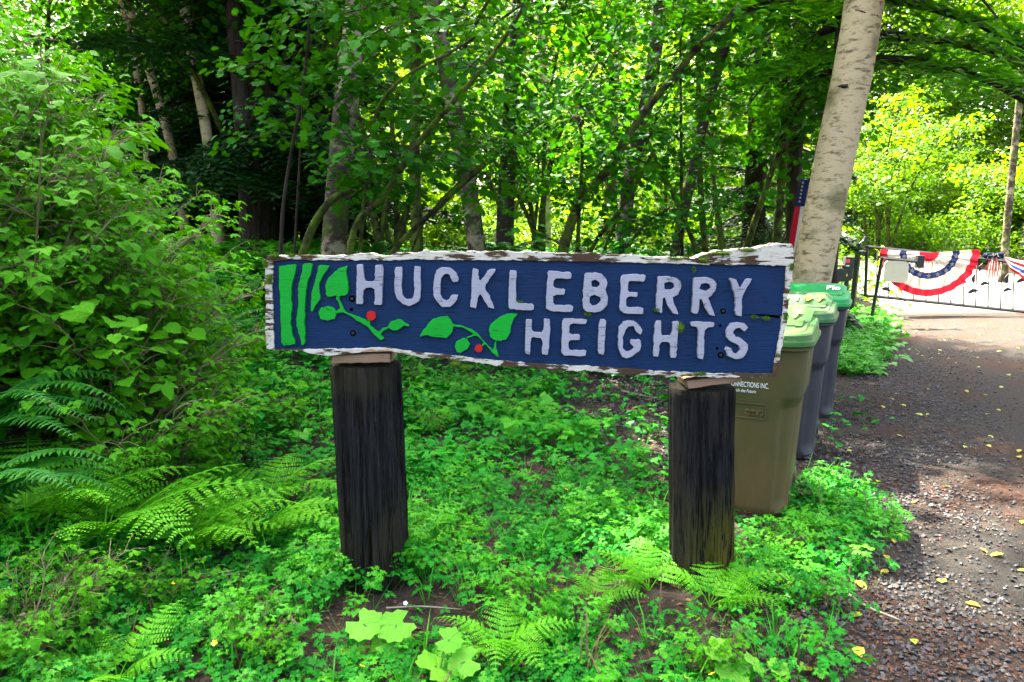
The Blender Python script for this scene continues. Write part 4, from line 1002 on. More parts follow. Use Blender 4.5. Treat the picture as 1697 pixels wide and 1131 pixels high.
# operator box
OY = 14.2; p = at(1405, 450, OY); t = thing('keypad_box', 'black gate keypad box with red and yellow stickers left of the gate post', 'keypad', (p.x, p.y, gz(p.x, p.y))); L0 = Vector(t.location)
b = MB(); top = at(1406, 426, OY) - L0; bot = at(1403, 465, OY) - L0; cz = (top + bot)/2; b.box(cz, (.17, .14, top.z - bot.z), Matrix.Rotation(.07, 3, 'Y'), .012); add('case', b.mesh('case', M['rubber']), t)
b = MB(); b.tube([(0, .03, -.1), cz], .045, 8); add('stand', b.mesh('stand', M['darkmetal']), t)
M['sticker'] = plain('red_sticker', (.5, .01, .01), .5); M['ysticker'] = plain('yellow_sticker', (.5, .35, .03), .5)
for (u, v), s, mn in (((1402.5, 433), (.075, .006, .07), 'sticker'), ((1402, 440.5), (.06, .006, .02), 'whitemark'), ((1399, 456), (.06, .006, .05), 'ysticker')):
    add('sticker', mesh_np('sticker', *box(at(u, v, OY) - L0 - Vector((0, .075, 0)), s, None, .001), M[mn]), t)
p = at(1386, 460, OY); t = thing('mailbox', 'small round topped black box beside the keypad', 'box', (p.x, p.y, gz(p.x, p.y))); L0 = Vector(t.location); c = at(1386, 456, OY) - L0
prof = [(-.12, -.12), (.12, -.12), (.12, .03)] + [(.12*math.cos(a), .03 + .11*math.sin(a)) for a in np.linspace(.2, PI - .2, 8)] + [(-.12, .03)]
add('case', slab('case', [np.array(prof) + [c.x, c.z]], c.y - .17, c.y + .17, M['rubber'], .006), t)
b = MB(); b.tube([(0, 0, -.1), (c.x, c.y, c.z - .1)], .04, 8); add('stand', b.mesh('stand', M['bark']), t)
b = MB(); b.box(at(1392, 441, OY) - L0, (.14, .1, .03), None, .004); add('flap', b.mesh('flap', M['darkmetal']), t)

# sign bracket
BY = 13.2; p = G(1441, 541); t = thing('sign_bracket', 'dark L shaped iron sign post holding a blank cream board', 'sign', p); BY = p.y; L0 = Vector(p)
b = MB(); b.tube([at(1440, 548, BY) - L0 - Vector((0, 0, .1)), at(1462, 427, BY) - L0], .032, 4); add('pole', b.mesh('pole', M['darkmetal']), t)
b = MB(); b.tube([at(1459, 428, BY) - L0, at(1521, 434, BY) - L0], .028, 4); add('arm', b.mesh('arm', M['darkmetal']), t)
b = MB(); b.box(at(1524, 434, BY) - L0, (.12, .09, .22), None, .008); add('lamp_head', b.mesh('lamp_head', M['greyplastic']), t)
M['cream'] = plain('cream_board', (.58, .50, .34), .7, var=.12, scale=5)
q = np.array([[v.x, v.z] for v in (at(u, v, BY) - L0 for u, v in [(1466, 432), (1506, 433), (1504, 470), (1463, 466)])])
add('board', slab('board', [chaikin(q, 1)], -.012, .012, M['cream'], .002), t)
# planter kerb at the foot of the bracket
p = G(1440, 552); t = thing('timber_edging', 'low weathered timber edging round the foot of the bracket post', 'edging', p, (0, 0, -.28))
for c, s in (((.05, .12, .05), (.85, .10, .12)), ((.47, .46, .05), (.10, .56, .12)), ((-.42, .46, .05), (.10, .56, .12))):
    add('timber', mesh_np('timber', *box(c, s, None, .008), M['rawwood']), t)

# bunting
def cloth(name, col):
    t = NT(name); f = t.noise(t.coord(), 30, 4); c = t.mix(f, tuple(x*.8 for x in col), col)
    p = t.principled(c, .85, None, .1, out=False); tr = t.node('ShaderNodeBsdfTranslucent'); t.link(c, tr.inputs[0])
    mx = t.node('ShaderNodeMixShader'); mx.inputs[0].default_value = .3; t.link(p.outputs[0], mx.inputs[1]); t.link(tr.outputs[0], mx.inputs[2]); t.link(mx.outputs[0], t.out.inputs[0]); return t.m
M['cred'] = cloth('red_cloth', (.34, .010, .02)); M['cwhite'] = cloth('white_cloth', (.42, .37, .29)); M['cnavy'] = cloth('navy_cloth', (.012, .018, .06)); M['cblue'] = cloth('blue_cloth', (.02, .07, .32))
def star_poly(r): return np.array([[(r if k % 2 == 0 else r*.4)*math.sin(k*PI/5), (r if k % 2 == 0 else r*.4)*math.cos(k*PI/5)] for k in range(10)])
FY = GY - .10
fc = at(1540, 419, FY); fan_t = thing('bunting_fan', 'pleated red, white and navy bunting fan with stars tied across the gate', 'bunting', fc)
ux = (at(1622, 424, FY) - fc).length; uz = (fc - at(1540, 490, FY)).length
def fan_pt(a, r, pl=True):
    """a from 0 (right) to pi (left)"""
    dz = -math.sin(a)*uz*r; x = math.cos(a)*ux*r
    sag = -.05*r*(1 - abs(math.cos(a))) + (.05*r if abs(math.cos(a)) > .9 else 0)
    return Vector((x, -.05*r*(.5 + .5*math.sin(a*26)) if pl else -.07*r, dz + sag*.3))
bands = [(.02, .20, 'cred'), (.20, .46, 'cwhite'), (.46, .60, 'cnavy'), (.60, .84, 'cwhite'), (.84, 1.0, 'cred')]
for r0, r1, mn in bands:
    V, T = [], []; n = 160; m = 5
    for i in range(n + 1):
        a = -.06 + (PI + .12)*i/n
        for k in range(m): V.append(fan_pt(a, r0 + (r1 - r0)*k/(m - 1)))
    for i in range(n):
        for k in range(m - 1): q = i*m + k; T += [(q, q + 1, q + m + 1), (q, q + m + 1, q + m)]
    add('cloth_band', mesh_np('cloth_band', np.array(V), np.array(T), M[mn], None, True), fan_t)
for a in np.linspace(.18, PI - .18, 9):
    c = fan_pt(a, .53, False); add('star', slab('star', [star_poly(.055) + [c.x, c.z]], c.y - .004, c.y, M['cwhite'], .001), fan_t)
bc = at(1645, 424, FY); bow = thing('star_bow', 'dark starred bow with hanging red and white striped tails on the gate', 'bow', bc)
for k, (dx, w) in enumerate([(-.12, .17), (.12, .17), (0, .09)]):
    b = MB(); b.add(*loft([np.array([[dx + rx*w/2*.0 + .5*w*math.cos(a)*sc, .035*math.sin(a*1)*sc - .03, .055*math.sin(a)*sc + zz] for a in np.linspace(0, 2*PI, 14, endpoint=False)]) for sc, zz, rx in ((.3, 0, 0), (1, 0, 0), (.6, .015, 0))]))
    b2 = MB(); b2.add(*loft([np.array([[x, (.05 if k < 2 else .06)*sc*math.cos(a) - .03, (.06 if k < 2 else .045)*sc*math.sin(a)] for a in np.linspace(0, 2*PI, 12, endpoint=False)]) for x, sc in ((dx - w/2, .5), (dx - w/4, 1), (dx + w/4, 1.05), (dx + w/2, .5))]))
    add('loop', b2.mesh('loop', M['cnavy'], True), bow)
for k in range(14):
    x, z = random.uniform(-.19, .19), random.uniform(-.04, .04); add('star', slab('star', [star_poly(.014) + [x, z]], -.094, -.088, M['cwhite'], .0005), bow)
tl = (bc - at(1643, 463, FY)).length
for k in range(9):
    f = (k - 4)/4.5; P = []
    for i in range(8):
        s = i/7; wdt = .055 + .075*math.sin(min(1, s*1.35)*PI*.62); P.append([f*wdt - .01*s, -.05 - .012*math.cos(f*9), -.03 - (tl - .03)*s*(1 - .13*abs(f))])
    P = np.array(P); V = np.concatenate([P - [.010, 0, 0], P + [.010, 0, 0]]); T = []
    for i in range(7): T += [(i, i + 1, i + 9), (i, i + 9, i + 8)]
    add('stripe', mesh_np('stripe', V, np.array(T), M['cred' if k % 2 == 0 else 'cwhite'], None, True), bow)
sw = at(1662, 424, FY); swag = thing('bunting_swag', 'red, white and blue bunting swag cut off by the picture edge on the gate', 'bunting', sw)
wd = (at(1790, 438, FY) - sw).length
def sw_pt(s, r):
    a = PI*(1 - s); x = wd*.5 - wd*.5*math.cos(PI - a)*(1); depth = .46*math.sin(PI*s)**.6
    return Vector((wd*s, -.03 - .03*math.sin(s*40)*r, -.012*s*wd*8*.1 - .02 - .05*math.sin(PI*s)*(1 - r) - depth*r - .105*wd*s))
for r0, r1, mn in [(0, .2, 'cwhite'), (.2, .38, 'cred'), (.38, .52, 'cwhite'), (.52, .70, 'cblue'), (.70, .82, 'cwhite'), (.82, 1, 'cred')]:
    V, T = [], []; n = 70; m = 4
    for i in range(n + 1):
        for k in range(m): V.append(sw_pt(i/n, r0 + (r1 - r0)*k/(m - 1)))
    for i in range(n):
        for k in range(m - 1): q = i*m + k; T += [(q, q + 1, q + m + 1), (q, q + m + 1, q + m)]
    add('cloth_band', mesh_np('cloth_band', np.array(V), np.array(T), M[mn], None, True), swag)

# flag hanging behind the big alder
FL = 8.3; f0 = at(1353, 298, FL); flag = thing('hanging_flag', 'narrow stars and stripes flag hanging behind the pale alder trunk', 'flag', f0)
fw = .34; fh = (at(1330, 420, FL) - f0).length; lean_x = (at(1330, 415, FL) - f0).x
def fl_pt(x, z): return Vector((x*fw - fw/2 + lean_x*z, .03*math.sin(x*14 + z*3), -z*fh))
def fl_patch(nm, x0, x1, z0, z1, mn, nx=6, nz=10):
    V = [fl_pt(x0 + (x1 - x0)*i/nx, z0 + (z1 - z0)*k/nz) for i in range(nx + 1) for k in range(nz + 1)]; T = []
    for i in range(nx):
        for k in range(nz): q = i*(nz + 1) + k; T += [(q, q + 1, q + nz + 2), (q, q + nz + 2, q + nz + 1)]
    return add(nm, mesh_np(nm, np.array(V), np.array(T), M[mn], None, True), flag)
ca_ = fl_patch('canton', 0, 1, 0, .36, 'cnavy', 16, 8)
for i in range(5):
    for k in range(6):
        c = fl_pt(.1 + .2*i, .04 + .05*k + .02*(i % 2)); add('star', slab('star', [star_poly(.017) + [c.x, c.z]], c.y - .012, c.y - .008, M['cwhite'], .0005), ca_)
for i in range(7): fl_patch('stripe', i/7, (i + 1)/7, .36, 1.0, 'cred' if i % 2 == 0 else 'cwhite', 3, 14)
b = MB(); b.tube([(-fw/2 - .04, 0, .01), (fw/2 + .04, 0, .01)], .008, 6); add('rod', b.mesh('rod', M['darkmetal']), flag)

# ------------------------------------------------------------------ shrub bank on the left
L_THIMBLE = fan(mirror([(.06, 0), (-.04, .14), (.02, .32), (.14, .44), (.28, .42), (.38, .50), (.56, .46), (.62, .38), (.76, .34), (.82, .20), (1.0, 0)]), (.36, 0), fold=.10, droop=.22)
def shrub(seed, r=.65, h=1.5, n=460, size=.095, leaf=L_TRI, matn='salmon', ncane=9):
    g = np.random.default_rng(seed); b = MB(); P, N_, A = [], [], []
    per = n//ncane
    for k in range(ncane):
        az = 2*PI*k/ncane + g.uniform(-.4, .4); L = h*g.uniform(.6, 1.15); out = r*g.uniform(.3, 1.1)
        path = np.array([[math.cos(az)*out*t**1.6, math.sin(az)*out*t**1.6, L*(1.15*t - .28*t*t)] for t in np.linspace(0, 1, 10)])
        path[1:] += g.normal(0, .012, (9, 3)); b.tube(np.concatenate([[path[0] - [0, 0, .1]], path]), np.linspace(.007, .003, 11), 5)
        for q in range(per):
            t = g.uniform(.05, 1)**.8; p = path[min(9, int(t*9.99))]; a2 = az + g.normal(0, 1.0); d = g.uniform(.04, .30)*(1.1 - .4*t)
            e = p + np.array([math.cos(a2)*d, math.sin(a2)*d, g.uniform(-.03, .12)])
            P.append(e); A.append([math.cos(a2), math.sin(a2), g.uniform(-.65, .05)]); N_.append([.25*math.cos(a2), .25*math.sin(a2), 1.0])
            if q % 3 == 0: b.tube([p, (p + e)/2 + [0, 0, .015], e], [.003, .0025, .002], 3, cap=False)
    P = np.array(P); F = frames(P, np.array(A), np.array(N_) + g.normal(size=(len(P), 3))*.28, size*g.uniform(.5, 1.3, len(P))*(1 + .5*(g.uniform(size=len(P)) > .85)))
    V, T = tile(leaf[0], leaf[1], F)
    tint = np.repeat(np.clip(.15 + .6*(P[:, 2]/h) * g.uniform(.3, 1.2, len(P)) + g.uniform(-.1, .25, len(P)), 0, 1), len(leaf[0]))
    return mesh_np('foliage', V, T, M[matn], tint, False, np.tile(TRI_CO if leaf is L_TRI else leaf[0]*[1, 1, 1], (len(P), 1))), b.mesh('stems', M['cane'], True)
SHRUB_H = [.75, 1.2, 1.7, 2.2]
SHRUB = [shrub(91, .55, .75, 380, .070), shrub(92, .62, 1.2, 560, .074), shrub(93, .68, 1.7, 760, .078), shrub(94, .75, 2.2, 950, .08), shrub(95, .6, .7, 380, .056, L_THIMBLE), shrub(96, .68, 1.5, 760, .056, L_THIMBLE)]
def place_shrub(k, x, y, s, label, group='leafy shrubs on the left bank', kind='salmonberry_shrub'):
    t = thing(kind, label, 'shrub', (x, y, gz(x, y) - .02), (random.uniform(-.08, .08), random.uniform(-.08, .12), random.uniform(0, 6.28)), s, group)
    add('stems', SHRUB[k][1], t); add('foliage', SHRUB[k][0], t)
LB = 'leafy green shrub in the dense bank at the left edge'
for i, (u, Y, top) in enumerate([(20, 4.0, 50), (-170, 4.3, 60), (-240, 3.7, 140), (-160, 5.4, 40), (95, 3.9, 150), (-60, 3.6, 60), (60, 4.3, 40), (150, 3.7, 170), (0, 4.2, 10), (110, 4.3, 90), (200, 4.3, 205), (190, 4.9, 235), (130, 5.0, 160), (215, 5.4, 262), (250, 5.6, 300), (285, 5.9, 375), (160, 5.8, 200), (40, 5.2, 50), (235, 4.6, 380), (290, 5.0, 450), (190, 4.0, 330), (190, 3.9, 330), (150, 4.6, 330), (60, 4.5, 250), (290, 4.4, 470), (300, 6.4, 430), (-20, 4.0, 20), (120, 5.9, 100), (240, 6.6, 280), (75, 3.8, 260), (190, 3.9, 300), (230, 4.4, 300), (-10, 3.7, 300), (225, 4.6, 420), (270, 5.2, 480), (170, 3.8, 500), (215, 3.9, 540), (60, 4.0, 520), (250, 4.2, 590), (310, 4.8, 590), (340, 5.6, 560), (200, 3.5, 640), (270, 3.8, 640), (330, 4.2, 640), (30, 3.9, 420), (120, 3.9, 380), (190, 4.4, 420), (90, 4.0, 560), (160, 4.2, 560), (230, 4.9, 520), (280, 5.3, 540)]):
    p = at(u - (105 if Y > 3.3 and top < 300 else 60 if Y > 3.3 and top < 480 else 0), 500, Y); need = max(.4, (at(u, top, Y).z - gz(p.x, p.y))/.95)
    k = int(np.argmin([abs(math.log(need/h)) for h in SHRUB_H]))
    s = need/SHRUB_H[k]
    if i % 4 == 3 and k in (0, 2): k = 4 if k == 0 else 5; s = need/(.7 if k == 4 else 1.5)
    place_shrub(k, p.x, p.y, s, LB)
for i, (u, v, s) in enumerate([(360, 700, .42), (300, 690, .45), (420, 660, .40), (270, 760, .40), (345, 780, .30), (450, 600, .42), (400, 560, .45), (240, 640, .5), (30, 1090, .33), (120, 1010, .25), (1190, 1120, .22), (60, 1110, .4), (95, 1060, .3), (480, 720, .34), (500, 600, .34), (210, 840, .36), (260, 1000, .24), (380, 900, .28), (20, 800, .4), (720, 720, .24), (860, 700, .22), (680, 640, .28), (780, 650, .24), (440, 1090, .22), (1330, 1000, .16), (1300, 930, .18)]):
    p = G(u, v); place_shrub((0, 4, 0)[i % 3], p.x, p.y, s*1.3, 'low young shrub with bright leaves in the ground cover', 'young shrubs in the ground cover', 'young_shrub')

# ------------------------------------------------------------------ ferns
def arc(a0, a1, n):
    a = np.linspace(R(a0), R(a1), n); d = np.stack([np.cos(a), np.zeros(n), np.sin(a)], 1)/(n - 1)
    return np.concatenate([[[0, 0, 0]], np.cumsum(d[:-1], 0)]), a
def sword_frond(seed, a0=66, a1=-38):
    g = np.random.default_rng(seed); n = 36; P, a = arc(a0, a1, n); b = MB()
    b.tube(P, np.linspace(.008, .002, n), 4, cap=False); Ps, Ax, Nr, S = [], [], [], []
    for i in range(5, n):
        t = i/(n - 1); L = .135*min(1, (t - .08)*5)*(1 - t**2.2) + .015
        fw_ = np.array([math.cos(a[i]), 0, math.sin(a[i])]); up = np.array([-math.sin(a[i]), 0, math.cos(a[i])])
        for sd in (1, -1):
            ax = fw_*.28 + np.array([0, sd, 0]) - up*.18 + g.normal(size=3)*.06; Ps.append(P[i]); Ax.append(ax); Nr.append(up + g.normal(size=3)*.12); S.append(L*g.uniform(.9, 1.08))
    lf = (np.array([[0, .10, 0], [0, -.09, 0], [.55, .085, .015], [.55, -.10, .015], [1, 0, -.08], [.1, .2, 0]]), np.array([[0, 1, 2], [1, 3, 2], [2, 3, 4], [0, 2, 5]]))
    V, T = tile(lf[0], lf[1], frames(np.array(Ps), np.array(Ax), np.array(Nr), np.array(S))); b.add(V, T, np.repeat(g.uniform(.2, 1, len(Ps)), 6))
    return b.mesh('frond', M['sword'])
def lady_frond(seed, a0=58, a1=-22):
    g = np.random.default_rng(seed); n = 16; P, a = arc(a0, a1, n); b = MB(); b.tube(P, np.linspace(.008, .002, n), 4, cap=False, tint=.9); Ps, Ax, Nr, S = [], [], [], []
    for i in range(3, n):
        t = (i - 3)/(n - 4); L = .33*(1 - t)**.85*(1 if t > .12 else .75) + .015; m = max(3, int(10*(1 - t)**.6 + 2))
        fw_ = np.array([math.cos(a[i]), 0, math.sin(a[i])]); up = np.array([-math.sin(a[i]), 0, math.cos(a[i])])
        for sd in (1, -1):
            d = fw_*.38 + np.array([0, sd, 0]) - up*.12 + g.normal(size=3)*.05; d /= np.linalg.norm(d); side = np.cross(up, d)
            for q in range(m):
                s = (q + .6)/m; p = P[i] + d*L*s - up*(.10*L*s*s); l = (L*.105*(1 - s)**.6 + .010)
                for s2 in (1, -1): Ps.append(p); Ax.append(d*.45 + side*s2 - up*.1); Nr.append(up + g.normal(size=3)*.15); S.append(l*g.uniform(.9, 1.15))
    lf = (np.array([[0, .3, 0], [0, -.3, 0], [.55, .34, .02], [.55, -.34, .02], [1, 0, -.05]]), np.array([[0, 1, 2], [1, 3, 2], [2, 3, 4]]))
    V, T = tile(lf[0], lf[1], frames(np.array(Ps), np.array(Ax), np.array(Nr), np.array(S))); b.add(V, T, np.repeat(g.uniform(.1, 1, len(Ps)), 5))
    return b.mesh('frond', M['lady'])
SW = [sword_frond(1), sword_frond(2, 52, -30), sword_frond(3, 74, -50)]; LA = [lady_frond(4), lady_frond(5, 44, -12), lady_frond(6, 68, -34)]
def fern(kind, bank, label, p, L, n, azs=None, group=None, lo=.75):
    t = thing(kind, label, 'fern', (p[0], p[1], gz(p[0], p[1])), group=group)
    for k in range(n):
        az = (azs[k % len(azs)] + random.uniform(-.12, .12)) if azs else 2*PI*k/n + random.uniform(-.3, .3)
        add('frond', bank[k % 3], t, (0, 0, .01), (random.uniform(-.15, .15), random.uniform(-.15, .15), az), L*random.uniform(lo, 1.12))
for lab, (u, v, Y), L, n, azs in [
        ('big sword fern with long fronds arching right from the left edge', (-70, 640, 3.2), .85, 9, [.1, -.2, .4, .75, -.5, .25, -.35, 1.1, .0]),
        ('sword fern lowest at the left edge with two pale fronds', (-80, 760, 2.8), .75, 6, [.0, .25, .5, -.3, .8, .15]),
        ('sword fern half buried in the shrub bank', (40, 640, 3.7), .75, 8, None),
        ('sword fern at the right flank of the shrub bank beside the black gap', (345, 520, 6.2), .8, 9, None),
        ('dark sword fern below the cedar left of the sign', (420, 480, 8.0), .9, 9, None),
        ('large dark sword fern behind the middle of the sign', (930, 400, 9.6), 1.55, 16, None),
        ('sword fern beside the large one, above the letters BE', (1010, 400, 10.2), 1.35, 12, None),
        ('sunlit sword fern above the letters RRY of the sign', (1095, 400, 9.9), 1.4, 13, None),
        ('sword fern behind the letter U of the sign', (700, 400, 9.8), 1.3, 12, None),
        ('sword fern behind the first letter H of the sign', (610, 400, 10.2), 1.2, 11, None),
        ('sword fern behind the right end of the sign', (1190, 400, 10.6), 1.3, 12, None),
        ('sword fern in the deep shade above the letter K', (820, 400, 10.4), 1.35, 12, None)]:
    fern('sword_fern', SW, lab, at(u, v, Y), L, n, azs)
for i in range(16):
    y = 19 + 9*random.random(); fern('sword_fern', SW, 'sunlit fern on the bank beyond the gate', (float(road_left(y)) - .8 - 2*random.random(), y), 1.2, 9, None, 'ferns beyond the gate')
for lab, (u, v), L, n, azs in [
        ('bright lady fern with its tall frond standing in the left foreground', (175, 915), 0.80, 7, [1.6, .5, -.4, 2.4, -1.2]),
        ('bright lady fern at the left edge of the foreground', (50, 935), 0.72, 7, [2.2, .7, 3.6, -.6, 1.4]),
        ('lady fern with frond leaning right, left of the left post', (300, 925), 0.66, 7, [.2, .8, -.5, 1.6, 2.6]),
        ('lady fern with two level fronds touching the left post', (420, 900), 0.54, 4, [.15, .5, 2.9, -.4]),
        ('lady fern growing close behind the left post', (445, 840), 0.54, 4, [.3, 2.6, 1.4, -.3]),
        ('lady fern cut by the bottom edge below the twig', (195, 1135), .34, 5, None),
        ('pale lady fern at the bottom beside the broad lime leaves', (830, 1090), .34, 7, None),
        ('small lady fern between the posts at the bare soil', (985, 1000), .24, 5, None),
        ('lady fern in front of the right post with fronds spread left', (1075, 985), .36, 6, [2.6, 3.2, 2.0, 3.8, .8, 1.4]),
        ('lady fern in front of the right post with fronds spread right', (1175, 1010), .36, 6, [.1, -.3, .6, 1.4, -.8, 2.8])]:
    fern('lady_fern', LA, lab, G(u, v), L, n, azs)

# ------------------------------------------------------------------ ground cover
def near_patch(x, y, cx, cy, rx, ry, soft=.35):
    d = np.hypot((x - cx)/rx, (y - cy)/ry); return sstep(1 + soft, 1 - soft*.3, d)
def cover(x, y):
    rl = road_left(y); e = .16*vnoise(x, y, 2.3, 5.0) + .07*vnoise(x, y, 8, 1.0)
    m = sstep(.12, -.10, x - (rl + .05) - e)
    m *= 1 - .82*near_patch(x, y, .12, 2.92, .52, .26); m *= 1 - .6*near_patch(x, y, .75, 3.05, .3, .2); m *= 1 - .6*near_patch(x, y, -.3, 2.62, .3, .1)
    m *= 1 - .62*near_patch(x, y, -.50, 2.76, .24, .20); m *= 1 - .6*near_patch(x, y, .76, 2.82, .15, .10)
    m *= 1 - .88*near_patch(x, y, 1.35, 6.3, .85, 1.6)
    m *= 1 - .97*sstep(-1.15, -.75, x - rl)*sstep(4.2, 4.5, y)*sstep(8.0, 7.4, y)
    m *= np.clip(.62 + 1.0*vnoise(x, y, 1.6, 7.7), .22, 1)
    return m
def scatter(n, x0, x1, y0, y1, wedge=.9):
    x = rng.uniform(x0, x1, n); y = rng.uniform(y0, y1, n); k = np.abs(x) < wedge*y + 1.0; x, y = x[k], y[k]
    k = rng.uniform(0, 1, len(x)) < cover(x, y); return x[k], y[k]
def ground_leaves(name, n, box_, leaf, size, hgt, matn, spread=.05, per=4, tilt=.35, stalk=True):
    x, y = scatter(n, *box_); N = len(x)*per
    X = np.repeat(x, per) + rng.normal(size=N)*spread; Y = np.repeat(y, per) + rng.normal(size=N)*spread
    hz = np.repeat(rng.uniform(.55, 1.1, len(x)), per)*rng.uniform(.35, 1.0, N)*hgt*np.clip(1 + 1.3*np.repeat(vnoise(x, y, 1.3, 2.0), per), .4, 1.8)
    Z = ground_h(X, Y) + hz; az = np.arctan2(Y - np.repeat(y, per), X - np.repeat(x, per)) + rng.normal(size=N)*.5
    ax = np.stack([np.cos(az), np.sin(az), rng.normal(-.15, .18, N)], 1)
    P = np.stack([X, Y, Z], 1); F = frames(P, ax, jitter_dirs(N, (0, -.12, 1), tilt), size*rng.uniform(.55, 1.25, N)*(1 + .6*(rng.uniform(size=N) > .88)))
    V, T = tile(leaf[0], leaf[1], F); ti = np.repeat(np.clip(np.repeat(.45 + .5*vnoise(x, y, 1.1, 4.0), per)*.6 + rng.uniform(0, .5, N), 0, 1), len(leaf[0]))
    if stalk:
        root = np.stack([np.repeat(x, per), np.repeat(y, per), ground_h(np.repeat(x, per), np.repeat(y, per)) - .01], 1)
        w = np.array([.0014, 0, 0]); SV = np.stack([root - w, root + w, P], 1).reshape(-1, 3); ST = np.arange(3*N).reshape(-1, 3) + len(V)
        V = np.concatenate([V, SV]); T = np.concatenate([T, ST]); ti = np.concatenate([ti, np.full(3*N, .8)])
    o = add(name, mesh_np(name, V, T, M[matn], ti, False, np.tile(BUT_CO, (N, 1)) if leaf is L_BUTTER else None), kind='stuff'); return o
ground_leaves('buttercup_ground_cover', 8000, (-4.6, 2.6, 1.7, 4.6), L_BUTTER, .060, .11, 'butter', .055, 3)
L_BUT2 = cat(*[xf((L_FAR[0]*np.array([1, 1.15, 1]), L_FAR[1]), a, s) for a, s in ((0, .62), (R(50), .45), (R(-50), .45), (R(95), .55), (R(-95), .55))])
ground_leaves('buttercup_ground_cover', 12000, (-6.2, 3.2, 4.5, 8.5), L_BUT2, .072, .14, 'butter', .07, 3)
ground_leaves('low_ground_cover', 9000, (-8, 8.5, 8.2, 15), L_BUT2, .12, .16, 'lacy', .10, 3, stalk=False)
ground_leaves('herb_ground_cover', 2200, (-4.6, 2.2, 1.8, 5.2), L_LACY, .08, .15, 'lacy', .04, 3)
ground_leaves('herb_ground_cover', 2400, (-4.5, 2.2, 5.0, 9.0), L_BUT2, .085, .2, 'lacy', .06, 3)
def herb(seed):
    g = np.random.default_rng(seed); n = 46; a = g.uniform(0, 6.28, n); r = .15*np.sqrt(g.uniform(0, 1, n)); h = (.16 - 2.5*r*r)*g.uniform(.35, 1.1, n) + .02
    P = np.stack([r*np.cos(a), r*np.sin(a), h], 1); ax = np.stack([np.cos(a), np.sin(a), g.normal(-.2, .2, n)], 1)
    V, T = tile(L_LACY[0], L_LACY[1], frames(P, ax, jitter_dirs(n, (0, -.1, 1), .35, g), .085*g.uniform(.6, 1.2, n))); b = MB(); b.add(V, T, np.repeat(g.uniform(.2, 1, n), len(L_LACY[0])))
    for p in P[::2]: b.tube([(0, 0, -.02), p*[.6, .6, .5], p], [.002, .0015, .001], 3, cap=False)
    return b.mesh('herb', M['lacy'])
HERB = [herb(1), herb(2), herb(3)]
for i, (u, v) in enumerate([(562, 850), (556, 905), (548, 940), (530, 980), (690, 905), (712, 880), (735, 930), (700, 955), (1095, 905), (1085, 945), (1070, 915), (760, 900), (460, 640), (500, 660), (420, 700), (340, 640), (250, 700), (1000, 880), (820, 985), (1240, 960), (410, 1060), (860, 1030), (60, 960), (960, 1060)]):
    p = G(u, v); o = add('herb_plant', HERB[i % 3], None, p, (0, 0, random.uniform(0, 6)), random.uniform(.8, 1.25)); tag(o, 'light green lacy leaved herb clump in the ground cover', 'plant', 'lacy herb clumps in the ground cover')
for i in range(170):
    y = random.uniform(8.0, 12.4); rl = float(road_left(y)); x = rl - random.uniform(.1, 1.5)
    o = add('herb_plant', HERB[i % 3], None, (x, y, gz(x, y)), (0, 0, random.uniform(0, 6)), random.uniform(.9, 1.5)); tag(o, 'light green low plant in the verge between the carts and the gate', 'plant', 'verge plants between carts and gate')
for i, (dx, dy) in enumerate([(.2, -.42), (.1, -.55), (.38, -.35), (.45, -.15), (.5, -.5), (-.1, -.6), (.62, -.3), (.5, .1), (.55, .3)]):
    x, y = c1x + dx, c1y + dy - .05; o = add('herb_plant', HERB[i % 3], None, (x, y, gz(x, y)), (0, 0, i), .8); tag(o, 'light green leaf clump hugging the foot of the nearest cart', 'plant', 'leaf clumps at the foot of the nearest cart')
# broad lime leaves at the bottom
def broad_plant(label, leaves):
    p0 = G(leaves[0][0], leaves[0][1] + 30); t = thing('broadleaf_plant', label, 'plant', p0)
    for u, v, w, tilt in leaves:
        d = ray(u, v); Y = w and (p0.y + (1131 - v)*.0009 - .02); p = at(u, v, Y) - p0; az = random.uniform(0, 6.28); L = w/FPX*Y*1.05
        Fm = frames(np.array([[0, 0, 0.0]]), np.array([[math.cos(az), math.sin(az), -.1]]), np.array([[.15*math.cos(az), -tilt*1.3, 1.0]]), np.array([L]))[0]
        V = (L_ROUND[0] - [.42, 0, 0]) @ Fm[:, :3].T
        o = add('leaf', mesh_np('leaf', V, L_ROUND[1], M['round'], np.full(len(V), .3 + .55*random.random()), True, L_ROUND[0]), t, p)
        b = MB(); b.tube(smooth_path([(0, 0, 0), (-p.x*.4, -p.y*.4, -p.z*.3), (-p.x, -p.y, -p.z - .02)], 8), [.0035]*8, 5, cap=False); add('stalk', b.mesh('stalk', M['stalk'], True), o)
broad_plant('broad lime green leaves on stalks at the bottom in front of the left post', [(655, 1062, 66, .5), (603, 1034, 62, .5), (656, 1036, 64, .45), (622, 1074, 60, .5), (700, 1098, 76, .5), (585, 1080, 50, .5)])
broad_plant('smaller broad lime leaves left of the bare soil at the bottom', [(722, 1104, 70, .5), (770, 1096, 56, .5), (744, 1060, 46, .5)])
broad_plant('single dark stalked broad leaf plant cut by the bottom edge below the right post', [(1214, 1112, 60, .6), (1250, 1098, 40, .6), (1190, 1075, 46, .5), (1290, 1104, 36, .5)])
for k, (u, v, w) in enumerate([(40, 1085, 70), (75, 1075, 66), (100, 1078, 60), (15, 1060, 62), (128, 1088, 50)]): pass

